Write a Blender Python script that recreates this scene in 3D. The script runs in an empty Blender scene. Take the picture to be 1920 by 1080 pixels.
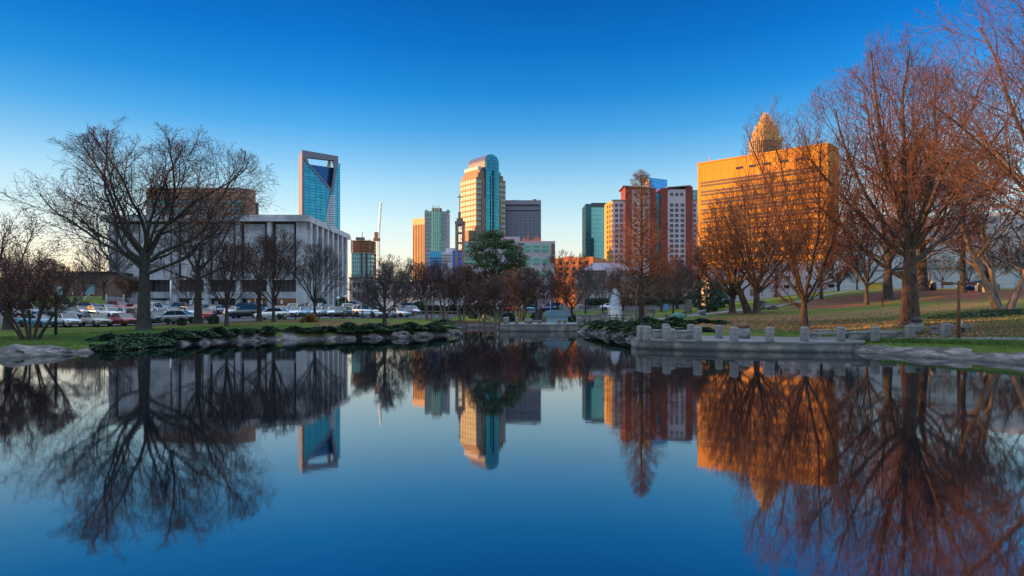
import bpy, math, random
import numpy as np
from mathutils import Vector, Matrix, noise as mnoise
R = math.radians
random.seed(7); np.random.seed(7)

# ------------------------------------------------------------------ camera, sky, sun, exposure
sc = bpy.context.scene
col = sc.collection
CAM_H = 2.4; HOR = 581.0; F = 1280.0
cd = bpy.data.cameras.new("camera"); cam = bpy.data.objects.new("camera", cd); col.objects.link(cam)
cam.location = (0, 0, CAM_H); cam.rotation_euler = (R(90), 0, 0)
cd.sensor_width = 36; cd.lens = 24; cd.shift_y = (HOR - 540) / 1920
cd.clip_start = 0.1; cd.clip_end = 9000
sc.camera = cam
SUN_EL = 9.0; SUN_AZ = -89.0            # degrees from +Y, negative = left
w = bpy.data.worlds.new("World"); sc.world = w; w.use_nodes = True
wn = w.node_tree; wn.nodes.clear()
out = wn.nodes.new("ShaderNodeOutputWorld"); bg = wn.nodes.new("ShaderNodeBackground")
sky = wn.nodes.new("ShaderNodeTexSky"); sky.sky_type = 'NISHITA'; sky.sun_disc = False
sky.sun_elevation = R(SUN_EL); sky.sun_rotation = R(SUN_AZ)
sky.altitude = 200; sky.air_density = 1.0; sky.dust_density = 0.6; sky.ozone_density = 3.5
# sky tint by elevation: cream horizon, azure above, overhead stops brightened to fill shade
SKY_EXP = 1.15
tcw = wn.nodes.new("ShaderNodeTexCoord"); spw = wn.nodes.new("ShaderNodeSeparateXYZ"); rmp = wn.nodes.new("ShaderNodeValToRGB")
mlt = wn.nodes.new("ShaderNodeVectorMath"); mlt.operation = 'MULTIPLY'; scl = wn.nodes.new("ShaderNodeVectorMath"); scl.operation = 'SCALE'; scl.inputs[3].default_value = 32.0
wn.links.new(tcw.outputs['Generated'], spw.inputs[0]); wn.links.new(spw.outputs['Z'], rmp.inputs[0])
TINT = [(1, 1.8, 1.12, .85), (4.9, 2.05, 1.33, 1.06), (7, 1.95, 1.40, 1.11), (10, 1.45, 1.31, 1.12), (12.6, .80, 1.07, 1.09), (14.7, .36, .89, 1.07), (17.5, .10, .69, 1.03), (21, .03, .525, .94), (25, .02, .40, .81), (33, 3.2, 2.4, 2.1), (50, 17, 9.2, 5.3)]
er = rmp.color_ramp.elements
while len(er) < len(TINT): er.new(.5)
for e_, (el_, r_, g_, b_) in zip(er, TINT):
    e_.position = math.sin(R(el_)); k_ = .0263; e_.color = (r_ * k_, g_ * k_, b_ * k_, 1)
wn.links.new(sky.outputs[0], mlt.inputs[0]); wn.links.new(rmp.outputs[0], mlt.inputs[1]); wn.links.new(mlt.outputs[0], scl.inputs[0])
dtw = wn.nodes.new("ShaderNodeMapRange"); dtw.inputs[1].default_value = -.25; dtw.inputs[2].default_value = -.75; dtw.inputs[3].default_value = 1.0; dtw.inputs[4].default_value = .62
wn.links.new(spw.outputs['X'], dtw.inputs[0]); sc2 = wn.nodes.new("ShaderNodeVectorMath"); sc2.operation = 'SCALE'
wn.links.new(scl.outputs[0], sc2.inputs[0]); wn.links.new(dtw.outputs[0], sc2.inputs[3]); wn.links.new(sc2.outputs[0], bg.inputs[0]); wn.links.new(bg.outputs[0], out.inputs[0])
bg.inputs[1].default_value = 0.15
sl = bpy.data.lights.new("sun", 'SUN'); so = bpy.data.objects.new("sun", sl); col.objects.link(so)
sl.energy = 5.0; sl.angle = R(0.5); sl.color = (1.0, 0.47, 0.13)
sd = Vector((math.sin(R(SUN_AZ)) * math.cos(R(SUN_EL)), math.cos(R(SUN_AZ)) * math.cos(R(SUN_EL)), math.sin(R(SUN_EL))))
so.rotation_euler = sd.to_track_quat('Z', 'Y').to_euler(); so.location = (-60, 10, 60)
sc.view_settings.view_transform = 'Standard'; sc.view_settings.look = 'None'
sc.view_settings.exposure = SKY_EXP; sc.view_settings.gamma = 1.0
sc.cycles.max_bounces = 6; sc.cycles.glossy_bounces = 3; sc.cycles.transparent_max_bounces = 12
sc.cycles.sample_clamp_indirect = 4.0; sc.cycles.volume_bounces = 2

# ------------------------------------------------------------------ helpers
def X(px, Y): return (px - 960) / F * Y
def Z(py, Y): return CAM_H + (HOR - py) / F * Y
def P(px, py, Y): return Vector((X(px, Y), Y, Z(py, Y)))

def tag(o, label=None, cat=None, group=None, kind=None):
    if label: o['label'] = label
    if cat: o['category'] = cat
    if group: o['group'] = group
    if kind: o['kind'] = kind
    return o
def empty(name, loc, rz=0.0, label=None, cat=None, group=None):
    o = bpy.data.objects.new(name, None); col.objects.link(o)
    o.location = loc; o.rotation_euler = (0, 0, rz); o.empty_display_size = 0.3
    return tag(o, label, cat, group)
def link(name, me, mat=None, parent=None):
    o = bpy.data.objects.new(name, me); col.objects.link(o)
    if mat is not None and len(me.materials) == 0: me.materials.append(mat)
    if parent is not None: o.parent = parent
    return o
def copy_obj(o, parent=None):
    c = o.copy(); col.objects.link(c)
    if parent is not None: c.parent = parent
    return c
def copy_tree(o, parent=None):
    c = copy_obj(o, parent)
    for ch in list(o.children):
        d = copy_obj(ch, c)
        for g in list(ch.children): copy_obj(g, d)
    return c
def mesh_np(name, V, Fq, smooth=False, mat=None):
    """V (n,3), Fq (m,k) equal-sided faces"""
    V = np.asarray(V, np.float32); Fq = np.asarray(Fq, np.int32); k = Fq.shape[1]
    me = bpy.data.meshes.new(name)
    me.vertices.add(len(V)); me.vertices.foreach_set('co', V.ravel())
    me.loops.add(Fq.size); me.loops.foreach_set('vertex_index', Fq.ravel())
    me.polygons.add(len(Fq)); me.polygons.foreach_set('loop_start', np.arange(0, Fq.size, k, dtype=np.int32))
    me.polygons.foreach_set('loop_total', np.full(len(Fq), k, np.int32))
    if smooth: me.polygons.foreach_set('use_smooth', np.ones(len(Fq), bool))
    me.update(calc_edges=True)
    if mat: me.materials.append(mat)
    return me

class MB:
    def __init__(s): s.v = []; s.f = []; s.sm = []
    def add(s, vs, fs, smooth=False):
        b = len(s.v); s.v += [tuple(v) for v in vs]
        for f in fs: s.f.append([i + b for i in f]); s.sm.append(smooth)
        return s
    def box(s, x0, x1, y0, y1, z0, z1, rz=0, o=(0, 0, 0)):
        c, n = math.cos(rz), math.sin(rz)
        vs = [(o[0] + x * c - y * n, o[1] + x * n + y * c, o[2] + z) for z in (z0, z1) for x, y in ((x0, y0), (x1, y0), (x1, y1), (x0, y1))]
        return s.add(vs, [(0, 3, 2, 1), (4, 5, 6, 7), (0, 1, 5, 4), (1, 2, 6, 5), (2, 3, 7, 6), (3, 0, 4, 7)])
    def bevbox(s, x0, x1, y0, y1, z0, z1, b):
        """box whose top edge is chamfered and whose vertical corners are cut"""
        def ring(i, z): return [(x0 + i + b, y0 + i, z), (x1 - i - b, y0 + i, z), (x1 - i, y0 + i + b, z), (x1 - i, y1 - i - b, z), (x1 - i - b, y1 - i, z), (x0 + i + b, y1 - i, z), (x0 + i, y1 - i - b, z), (x0 + i, y0 + i + b, z)]
        vs = ring(0, z0) + ring(0, z1 - b) + ring(b * .9, z1)
        fs = [tuple(range(7, -1, -1)), tuple(range(16, 24))]
        for k in (0, 8):
            for i in range(8): fs.append((k + i, k + (i + 1) % 8, k + 8 + (i + 1) % 8, k + 8 + i))
        return s.add(vs, fs)
    def prism(s, poly, z0, z1, top=None, smooth=False):
        n = len(poly); t = top or poly
        vs = [(p[0], p[1], z0) for p in poly] + [(p[0], p[1], z1) for p in t]
        fs = [tuple(range(n - 1, -1, -1)), tuple(range(n, 2 * n))]
        s.add(vs, fs)
        b = len(s.v) - 2 * n
        for i in range(n):
            s.f.append([b + i, b + (i + 1) % n, b + n + (i + 1) % n, b + n + i]); s.sm.append(smooth)
        return s
    def slab(s, pts, d):
        """polygon pts (3D) thickened along vector d"""
        n = len(pts); d = Vector(d)
        vs = [tuple(p) for p in pts] + [tuple(Vector(p) + d) for p in pts]
        fs = [tuple(range(n)), tuple(range(2 * n - 1, n - 1, -1))] + [(i, n + i, n + (i + 1) % n, (i + 1) % n) for i in range(n)]
        return s.add(vs, fs)
    def tube(s, pts, rad, n=8, cap=True, smooth=True):
        pts = [Vector(p) for p in pts]
        if not isinstance(rad, (list, tuple)): rad = [rad] * len(pts)
        b = len(s.v); m = len(pts)
        ref = None
        for i, p in enumerate(pts):
            d = (pts[min(i + 1, m - 1)] - pts[max(i - 1, 0)]).normalized()
            if ref is None: ref = Vector((0, 0, 1)) if abs(d.z) < .9 else Vector((1, 0, 0))
            u = d.cross(ref).normalized(); v = d.cross(u).normalized()
            for k in range(n):
                a = 2 * math.pi * k / n
                s.v.append(tuple(p + (u * math.cos(a) + v * math.sin(a)) * rad[i]))
        for i in range(m - 1):
            for k in range(n):
                k2 = (k + 1) % n
                s.f.append([b + i * n + k, b + i * n + k2, b + (i + 1) * n + k2, b + (i + 1) * n + k]); s.sm.append(smooth)
        if cap:
            s.f.append([b + k for k in range(n)][::-1]); s.sm.append(False)
            s.f.append([b + (m - 1) * n + k for k in range(n)]); s.sm.append(False)
        return s
    def lathe(s, prof, n=16, o=(0, 0, 0), smooth=True):
        b = len(s.v); m = len(prof)
        for r, z in prof:
            for k in range(n):
                a = 2 * math.pi * k / n
                s.v.append((o[0] + r * math.cos(a), o[1] + r * math.sin(a), o[2] + z))
        for i in range(m - 1):
            for k in range(n):
                k2 = (k + 1) % n
                s.f.append([b + i * n + k, b + i * n + k2, b + (i + 1) * n + k2, b + (i + 1) * n + k]); s.sm.append(smooth)
        s.f.append([b + k for k in range(n)][::-1]); s.sm.append(False)
        s.f.append([b + (m - 1) * n + k for k in range(n)]); s.sm.append(False)
        return s
    def build(s, name, mat=None, parent=None, world=False):
        me = bpy.data.meshes.new(name)
        vs = s.v
        if world and parent is not None:
            M = Matrix.Translation(parent.location) @ Matrix.Rotation(parent.rotation_euler.z, 4, 'Z')
            Mi = M.inverted(); vs = [tuple(Mi @ Vector(v)) for v in vs]
        me.from_pydata(vs, [], s.f); me.polygons.foreach_set('use_smooth', s.sm); me.update()
        return link(name, me, mat, parent)

# ------------------------------------------------------------------ materials
def newmat(name):
    m = bpy.data.materials.new(name); m.use_nodes = True
    nt = m.node_tree; b = nt.nodes.get('Principled BSDF')
    return m, nt, b
def N(nt, t, **kw):
    n = nt.nodes.new(t)
    for k, v in kw.items(): setattr(n, k, v)
    return n
def rgba(c): return (c[0], c[1], c[2], 1)
def mix(nt, fac, a, b):
    n = N(nt, 'ShaderNodeMix', data_type='RGBA')
    for sock, v in ((n.inputs[0], fac), (n.inputs[6], a), (n.inputs[7], b)):
        if isinstance(v, (int, float)): sock.default_value = v
        elif isinstance(v, tuple): sock.default_value = rgba(v)
        else: nt.links.new(v, sock)
    return n.outputs[2]
def noise_fac(nt, scale, detail=4, lo=.35, hi=.65, coord='Object', stretch=None, rough=.55):
    tc = N(nt, 'ShaderNodeTexCoord'); no = N(nt, 'ShaderNodeTexNoise')
    no.inputs['Scale'].default_value = scale; no.inputs['Detail'].default_value = detail; no.inputs['Roughness'].default_value = rough
    src = tc.outputs[coord]
    if stretch:
        mp = N(nt, 'ShaderNodeMapping'); mp.inputs['Scale'].default_value = stretch
        nt.links.new(src, mp.inputs[0]); src = mp.outputs[0]
    nt.links.new(src, no.inputs['Vector'])
    mr = N(nt, 'ShaderNodeMapRange'); mr.inputs[1].default_value = lo; mr.inputs[2].default_value = hi
    nt.links.new(no.outputs['Fac'], mr.inputs[0])
    return mr.outputs[0]
def bump(nt, b, h, strength=.5, dist=.05):
    n = N(nt, 'ShaderNodeBump'); n.inputs['Strength'].default_value = strength; n.inputs['Distance'].default_value = dist
    nt.links.new(h, n.inputs['Height']); nt.links.new(n.outputs[0], b.inputs['Normal'])
def surf(name, c1, c2=None, scale=3.0, rough=.8, bs=0.0, bd=.05, metal=0.0, stretch=None, c3=None, s3=.3, detail=5, spec=None):
    m, nt, b = newmat(name)
    b.inputs['Roughness'].default_value = rough; b.inputs['Metallic'].default_value = metal
    if spec is not None: b.inputs['Specular IOR Level'].default_value = spec
    if c2 is None: b.inputs['Base Color'].default_value = rgba(c1); return m
    f = noise_fac(nt, scale, detail, stretch=stretch)
    c = mix(nt, f, tuple(c1), tuple(c2))
    if c3 is not None:
        f3 = noise_fac(nt, s3, 3, .5, .62); c = mix(nt, f3, c, tuple(c3))
    nt.links.new(c, b.inputs['Base Color'])
    if bs: bump(nt, b, f, bs, bd)
    return m
def wall_uv(nt, ang):
    """vector (distance along a wall of heading ang, height)"""
    tc = N(nt, 'ShaderNodeTexCoord')
    dp = N(nt, 'ShaderNodeVectorMath', operation='DOT_PRODUCT'); dp.inputs[1].default_value = (math.cos(ang), math.sin(ang), 0)
    nt.links.new(tc.outputs['Object'], dp.inputs[0])
    sp = N(nt, 'ShaderNodeSeparateXYZ'); nt.links.new(tc.outputs['Object'], sp.inputs[0])
    cb = N(nt, 'ShaderNodeCombineXYZ'); nt.links.new(dp.outputs['Value'], cb.inputs[0]); nt.links.new(sp.outputs['Z'], cb.inputs[1])
    return cb.outputs[0]
def panes(name, c1, c2, mortar, ang, bw, rh, ms=.12, metal=.9, rough=.12, off=0.0, wob=.0, mr=.5):
    """glazed curtain wall: panes of slightly different tone between mullions"""
    m, nt, b = newmat(name)
    uv = wall_uv(nt, ang); br = N(nt, 'ShaderNodeTexBrick'); br.offset = off
    nt.links.new(uv, br.inputs['Vector'])
    br.inputs['Color1'].default_value = rgba(c1); br.inputs['Color2'].default_value = rgba(c2); br.inputs['Mortar'].default_value = rgba(mortar)
    br.inputs['Scale'].default_value = 1; br.inputs['Mortar Size'].default_value = ms; br.inputs['Mortar Smooth'].default_value = .1
    br.inputs['Brick Width'].default_value = bw; br.inputs['Row Height'].default_value = rh
    nt.links.new(br.outputs['Color'], b.inputs['Base Color'])
    mr_ = N(nt, 'ShaderNodeMapRange'); mr_.inputs[3].default_value = metal; mr_.inputs[4].default_value = 0
    nt.links.new(br.outputs['Fac'], mr_.inputs[0]); nt.links.new(mr_.outputs[0], b.inputs['Metallic'])
    m2 = N(nt, 'ShaderNodeMapRange'); m2.inputs[3].default_value = rough; m2.inputs[4].default_value = mr
    nt.links.new(br.outputs['Fac'], m2.inputs[0]); nt.links.new(m2.outputs[0], b.inputs['Roughness'])
    if wob: bump(nt, b, noise_fac(nt, .25, 2), wob, .4)
    return m

M = {}
def wet(m, z0, z1, c=(.035, .04, .034)):
    """dark algae and wet band on the stone just above the waterline"""
    nt = m.node_tree; b = nt.nodes['Principled BSDF']; src = b.inputs['Base Color'].links[0].from_socket
    tc = N(nt, 'ShaderNodeTexCoord'); sp = N(nt, 'ShaderNodeSeparateXYZ'); nt.links.new(tc.outputs['Object'], sp.inputs[0]); nz = noise_fac(nt, 1.2, 4, .2, .8)
    ml = N(nt, 'ShaderNodeMath', operation='MULTIPLY_ADD'); ml.inputs[1].default_value = -(z1 - z0) * .9; nt.links.new(nz, ml.inputs[0]); nt.links.new(sp.outputs['Z'], ml.inputs[2])
    mr = N(nt, 'ShaderNodeMapRange'); mr.inputs[1].default_value = z0 - (z1 - z0) * .5; mr.inputs[2].default_value = z1 - (z1 - z0) * .5; mr.inputs[3].default_value = .85; mr.inputs[4].default_value = 0
    nt.links.new(ml.outputs[0], mr.inputs[0]); nt.links.new(mix(nt, mr.outputs[0], src, c), b.inputs['Base Color']); return m
M['bark'] = surf('bark', (.024, .018, .016), (.085, .066, .056), 9, .9, .9, .05, stretch=(1, 1, .22), c3=(.045, .052, .04), s3=.8)
M['bark_warm'] = surf('bark_warm', (.03, .021, .017), (.115, .072, .05), 9, .9, .9, .05, stretch=(1, 1, .22), c3=(.12, .08, .055), s3=.8)
M['bark_pale'] = surf('bark_pale', (.13, .095, .075), (.26, .20, .16), 5, .8, .4, .03, stretch=(1, 1, .3))
M['twig_dark'] = surf('twig_dark', (.028, .018, .018), (.055, .034, .03), 2, .85)
M['twig_red'] = surf('twig_red', (.045, .02, .018), (.18, .07, .032), 1.5, .85)
M['twig_rust'] = surf('twig_rust', (.085, .034, .016), (.19, .075, .028), 1.5, .85)
M['twig_grey'] = surf('twig_grey', (.055, .045, .045), (.10, .08, .075), 1.5, .85)
M['twig_brown'] = surf('twig_brown', (.045, .022, .022), (.09, .045, .036), 1.5, .85)
M['leaf_orange'] = surf('leaf_orange', (.34, .13, .03), (.22, .06, .02), 2.5, .7)
M['leaf_brown'] = surf('leaf_brown', (.14, .05, .04), (.22, .085, .05), 2.5, .7)
M['leaf_green'] = surf('leaf_green', (.016, .05, .012), (.08, .13, .03), 1.4, .5)
M['leaf_dark'] = surf('leaf_dark', (.012, .04, .022), (.035, .075, .03), 1.2, .6)
M['juniper'] = surf('juniper', (.008, .034, .017), (.038, .088, .03), 2.2, .7)
M['ivy'] = surf('ivy', (.015, .05, .02), (.04, .09, .03), 1.5, .6)
M['dry_grass'] = surf('dry_grass', (.30, .17, .06), (.22, .13, .05), 2, .8)
M['concrete'] = surf('concrete', (.16, .15, .14), (.29, .27, .25), 3.2, .85, .5, .03, c3=(.10, .10, .095), s3=.9)
M['concrete_dark'] = surf('concrete_dark', (.13, .125, .12), (.24, .22, .20), 1.5, .85, .4, .03, c3=(.08, .08, .08), s3=.5)
M['rock'] = surf('rock', (.045, .04, .042), (.22, .19, .185), 2.2, .85, 1.0, .3, c3=(.30, .285, .29), s3=.9, detail=10, stretch=(1, 2.6, 3))
M['asphalt'] = surf('asphalt', (.045, .048, .055), (.075, .08, .088), 1.5, .85, .2, .01)
M['paving'] = surf('paving', (.11, .11, .11), (.18, .18, .175), .8, .85, .2, .01)
M['paint_white'] = surf('paint_white', (.7, .7, .68), rough=.7)
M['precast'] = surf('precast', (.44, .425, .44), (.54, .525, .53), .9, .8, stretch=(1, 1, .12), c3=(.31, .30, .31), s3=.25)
M['precast_dark'] = surf('precast_dark', (.33, .31, .31), (.40, .38, .37), .35, .8)  # darker precast for set-back walls, string courses and plain blocks
M['bronze'] = surf('bronze', (.035, .022, .020), (.05, .03, .027), 1, .45)
M['apt_window'] = surf('apt_window', (.035, .04, .05), (.11, .12, .14), .5, .5)
M['slab_rock'] = surf('slab_rock', (.07, .06, .06), (.26, .235, .22), 1.7, .85, .8, .12, c3=(.06, .055, .055), s3=1.1, detail=10, stretch=(1.6, .6, 2))
M['dark_glass'] = surf('dark_glass', (.015, .018, .022), rough=.08, metal=.0, spec=.8)
M['brick_red'] = surf('brick_red', (.22, .055, .04), (.29, .08, .055), .8, .85)
M['brick_brown'] = surf('brick_brown', (.20, .105, .075), (.26, .135, .095), .5, .85)
M['white_wall'] = surf('white_wall', (.50, .49, .50), (.56, .55, .55), .3, .8)
M['metal_grey'] = surf('metal_grey', (.22, .22, .25), rough=.45, metal=.5)
M['metal_dark'] = surf('metal_dark', (.035, .032, .03), rough=.5, metal=.3)
M['metal_pale'] = surf('metal_pale', (.55, .56, .58), rough=.4, metal=.3)
M['rust'] = surf('rust', (.20, .075, .03), (.13, .05, .025), 3, .7)
M['wood'] = surf('wood', (.19, .15, .13), (.27, .22, .19), 3, .85, .3, .01, stretch=(1, 1, 6))
M['tan_pole'] = surf('tan_pole', (.42, .38, .24), rough=.6)
M['rubber'] = surf('rubber', (.012, .012, .013), rough=.8)
M['hubcap'] = surf('hubcap', (.5, .5, .52), rough=.3, metal=.8)
M['headlight'] = surf('headlight', (.6, .62, .65), rough=.12, metal=.3)
M['taillight'] = surf('taillight', (.35, .012, .012), rough=.2)
M['blue_sign'] = surf('blue_sign', (.05, .25, .6), rough=.4)
M['white_sign'] = surf('white_sign', (.7, .72, .72), rough=.4)
M['lamp_globe'] = surf('lamp_globe', (.75, .75, .68), rough=.3)

wet(M['slab_rock'], .02, .20)
# ------------------------------------------------------------------ terrain
def gp(px, py, Y): return (X(px, Y), Y, Z(py, Y))
CT = [gp(60,637,44.6), gp(0,645,40), gp(270,620,62), gp(371,607,75), gp(15,618,62), gp(130,613,78), gp(20,612,78), gp(230,612,78), gp(340,607,80), gp(100,595,95),
      gp(170,587,112), gp(20,590,112), gp(300,589,112), gp(100,568,125), gp(20,567,125), gp(180,568,125), gp(100,553,142), gp(10,553,142), gp(190,556,145),
      gp(215,577,161), gp(400,579,161), gp(575,580,161), gp(640,578,205), gp(450,603,82), gp(480,595,98), gp(430,588,115), gp(600,592,105), gp(600,600,76),
      gp(513,604,72), gp(425,612,64), gp(720,612,64), gp(680,600,85), gp(803,600,97), gp(865,602,95), gp(934,607,91), gp(850,597,105), gp(700,592,108),
      gp(700,583,130), gp(880,586,140), gp(950,586,140), gp(1030,588,130), gp(960,606,86), gp(1060,606,86), gp(1010,604,95), gp(1150,599,100), gp(1202,607,70),
      gp(1240,600,86), gp(1120,582,140), gp(1250,582,140), gp(1300,600,62), gp(1372,587,75), gp(1417,590,72), gp(1505,618,55), gp(1505,625,49), gp(1300,628,49.5),
      gp(1708,610,52), gp(1600,545,105), gp(1750,545,90), gp(1900,545,76), gp(1560,546,112), gp(1450,566,95), gp(1660,562,85), gp(1840,588,58), gp(1800,549,88),
      gp(1900,645,35), gp(1800,638,39.5), gp(1700,634,44), gp(1620,632,46), gp(1350,575,100), gp(1355,569,115), gp(1650,590,65), gp(1560,590,68), gp(1900,600,52),
      (90, 60, 4.5), (110, 110, 5.0), (70, 150, 4.8), (60, 30, 2.0), (40, 10, 1.4), (0, -40, 1.5), (-40, -10, 1.0), (-60, 20, 1.0), (-60, 50, 1.0), (-95, 60, 1.5), (-110, 110, 3.5),
      (-150, 160, 6), (0, 200, 3.2), (100, 200, 4), (-60, 240, 3.6), (40, 260, 3.2), (170, 200, 4.5), (-200, 60, 3), (30, 20, .7), (14, 47, .46), (18, 45, .46), (9.5, 48, .46)]
_c = np.array(CT, float); _n = len(_c)
def _k(d2): return np.where(d2 > 1e-9, .5 * d2 * np.log(np.maximum(d2, 1e-9)), 0)
_D = ((_c[:, None, :2] - _c[None, :, :2]) ** 2).sum(-1) / 1e4
_A = np.zeros((_n + 3, _n + 3)); _A[:_n, :_n] = _k(_D) + np.eye(_n) * 2e-4
_A[:_n, _n] = 1; _A[:_n, _n + 1:] = _c[:, :2] / 100; _A[_n, :_n] = 1; _A[_n + 1:, :_n] = _c[:, :2].T / 100
_w = np.linalg.solve(_A, np.concatenate([_c[:, 2], [0, 0, 0]]))
def tps(x, y):
    x = np.asarray(x, float); y = np.asarray(y, float); xs, ys = x.ravel(), y.ravel(); o = np.zeros(len(xs))
    for i in range(0, len(xs), 20000):
        a, b = xs[i:i + 20000], ys[i:i + 20000]
        d2 = ((a[:, None] - _c[None, :, 0]) ** 2 + (b[:, None] - _c[None, :, 1]) ** 2) / 1e4
        o[i:i + 20000] = _k(d2) @ _w[:_n] + _w[_n] + a / 100 * _w[_n + 1] + b / 100 * _w[_n + 2]
    return o.reshape(x.shape)
POND = [(-25.3,33.8),(-23.3,36.6),(-23.4,39.4),(-22.9,45.9),(-21.2,51.2),(-18.5,53.9),(-14.2,55.9),(-10.9,58),(-7.7,61.4),(-5.2,66.8),(-4.6,70),(-5.7,77),(-8.5,84),(-9.6,93),(-1.8,93.5),(-1.0,79),
        (1,78),(6.5,78),(7.3,76.6),(7.1,73),(8.5,64),(9.7,54),(9.4,48),(8.6,44.6),(9.4,42.9),(11.5,41.8),(14,40.3),(16.8,39.8),(19,39.2),(20.4,35.3),(21.5,32.7),(22.6,30.1),(26,23),(28,10),(24,1),(8,-4),(-18,-4),(-36,4),(-42,18),(-36,30)]
_pp = np.array(POND)
def pond_sd(x, y):
    """signed distance to the shoreline, negative on the water"""
    x = np.asarray(x, float); y = np.asarray(y, float)
    d = np.full(x.shape, 1e9); ins = np.zeros(x.shape, bool)
    for i in range(len(_pp)):
        ax, ay = _pp[i]; bx, by = _pp[(i + 1) % len(_pp)]
        t = np.clip(((x - ax) * (bx - ax) + (y - ay) * (by - ay)) / ((bx - ax) ** 2 + (by - ay) ** 2), 0, 1)
        d = np.minimum(d, np.hypot(x - ax - t * (bx - ax), y - ay - t * (by - ay)))
        c = (ay > y) != (by > y)
        with np.errstate(divide='ignore', invalid='ignore'): xi = (bx - ax) * (y - ay) / (by - ay if by != ay else 1e-9) + ax
        ins ^= c & (x < xi)
    return np.where(ins, -d, d)
def G(x, y):
    x = np.asarray(x, float); y = np.asarray(y, float)
    z = np.clip(tps(x, y), .3, 7.0)
    far = np.clip((np.hypot(x, y) - 170) / 120, 0, 1); far = far * far * (3 - 2 * far)
    z = z * (1 - far) + 3.2 * far
    d = pond_sd(x, y)
    t = np.clip((d + .25) / 1.9, 0, 1)
    return np.where(d < -.25, -1.0 + 0 * z, -1.0 + (z + 1.0) * (t ** .55))
def g1(x, y): return float(G(np.array([x]), np.array([y]))[0])

def axis(lo, hi, st, far, k=1.18):
    a = list(np.arange(lo, hi + 1e-6, st)); s = st
    while a[-1] < far: s *= k; a.append(a[-1] + s)
    b = []; s = st; v = lo
    while v > -far: s *= k; v -= s; b.append(v)
    return np.array(b[::-1] + a)
gx = axis(-34, 34, .5, 4000); gy = axis(26, 100, .5, 6000)
GXX, GYY = np.meshgrid(gx, gy); GZ = G(GXX, GYY)
GD = pond_sd(GXX, GYY)
rg = np.random.RandomState(3)
GZ += np.where(GD > .3, 1, 0) * np.where(np.hypot(GXX, GYY) < 150, 1, 0) * rg.uniform(-.02, .02, GZ.shape)
nx, ny = len(gx), len(gy)
idx = np.arange(nx * ny).reshape(ny, nx)
FQ = np.stack([idx[:-1, :-1], idx[:-1, 1:], idx[1:, 1:], idx[1:, :-1]], -1).reshape(-1, 4)
gme = mesh_np('ground', np.stack([GXX, GYY, GZ], -1).reshape(-1, 3), FQ, smooth=True)
# patches of ground cover: mulch under trees, leaf litter, worn earth
def blob(cx, cy, rx, ry, a=1.0): return a * np.clip(1.6 - 1.6 * np.hypot((GXX - cx) / rx, (GYY - cy) / ry), 0, 1)
mul = np.zeros(GXX.shape); lit = np.zeros(GXX.shape)
MULCH = [(X(270,62),62,3,3),(X(371,74),74,9,4),(X(425,64),64,3,2),(X(490,74),73,7,2.5),(X(590,74),73,7,2.5),(X(60,45),45,4,2),(X(15,62),62,5,4),(X(1708,52),53,3,3),
         (X(1640,86),88,16,7),(X(1750,88),88,20,9),(X(1900,74),74,12,12),(X(1505,55),55,1.6,1.6),(X(1400,74),74,5,2.5),(X(870,95),95,9,1.6),(X(1202,70),70,2,2),(X(1920,42),45,14,5),(X(1840,43),42.5,5,1.8),(X(1560,80),80,7,5)]
for b_ in MULCH: mul = np.maximum(mul, blob(*b_))
LITTER = [(X(1430,62),61,7,7),(X(1600,57),56,11,5),(X(1500,62),64,14,5),(X(1750,50),52,12,5),(X(700,72),66,5,4),(X(1850,44),43.5,7,2.6),(X(1460,59),58,8,4),(X(1380,56),56,6,5),(X(1880,45),46,9,5),(X(560,74),72,10,3), (X(1700,65),66,18,9,.62),(X(1450,66),66,9,7,.9),(X(1560,76),78,14,6,.45)]
for b_ in LITTER: lit = np.maximum(lit, blob(*b_))
far_m = np.clip((np.hypot(GXX, GYY) - 150) / 60, 0, 1)
rockm = np.clip((1.25 - GD) / .5, 0, 1)
for nm, arr in (('mulch', mul), ('litter', lit), ('urban', far_m), ('rock', rockm)):
    at = gme.attributes.new(nm, 'FLOAT', 'POINT'); at.data.foreach_set('value', arr.ravel().astype(np.float32))
m, nt, b = newmat('ground')
def attr(nt, nm):
    a = N(nt, 'ShaderNodeAttribute'); a.attribute_name = nm; return a.outputs['Fac']
def thr(nt, a, nz, lo=.45, hi=.6):
    ad = N(nt, 'ShaderNodeMath', operation='ADD'); nt.links.new(a, ad.inputs[0]); nt.links.new(nz, ad.inputs[1])
    mr = N(nt, 'ShaderNodeMapRange'); mr.inputs[1].default_value = lo + .35; mr.inputs[2].default_value = hi + .5
    nt.links.new(ad.outputs[0], mr.inputs[0]); return mr.outputs[0]
n1 = noise_fac(nt, .35, 5, .35, .65); n2 = noise_fac(nt, 5, 6, .3, .7); n3 = noise_fac(nt, 14, 4, .35, .65, rough=.7); n4 = noise_fac(nt, .9, 8, .3, .7, rough=.7)
grass = mix(nt, n1, (.055, .12, .012), (.095, .165, .016)); grass = mix(nt, n2, grass, (.14, .165, .03))
mulc = mix(nt, n3, (.13, .055, .036), (.22, .095, .06))
litc = mix(nt, n3, (.38, .20, .10), (.15, .11, .035)); litc = mix(nt, n2, litc, (.28, .16, .07))
c = mix(nt, thr(nt, attr(nt, 'litter'), n4, .35, .75), grass, litc)
c = mix(nt, thr(nt, attr(nt, 'mulch'), n4, .4, .55), c, mulc)
c = mix(nt, attr(nt, 'rock'), c, mix(nt, n2, (.09, .08, .08), (.17, .15, .145)))
c = mix(nt, attr(nt, 'urban'), c, (.10, .10, .095))
nt.links.new(c, b.inputs['Base Color']); b.inputs['Roughness'].default_value = .95; b.inputs['Specular IOR Level'].default_value = .15
bump(nt, b, n3, .8, .06)
M['ground'] = m
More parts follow.
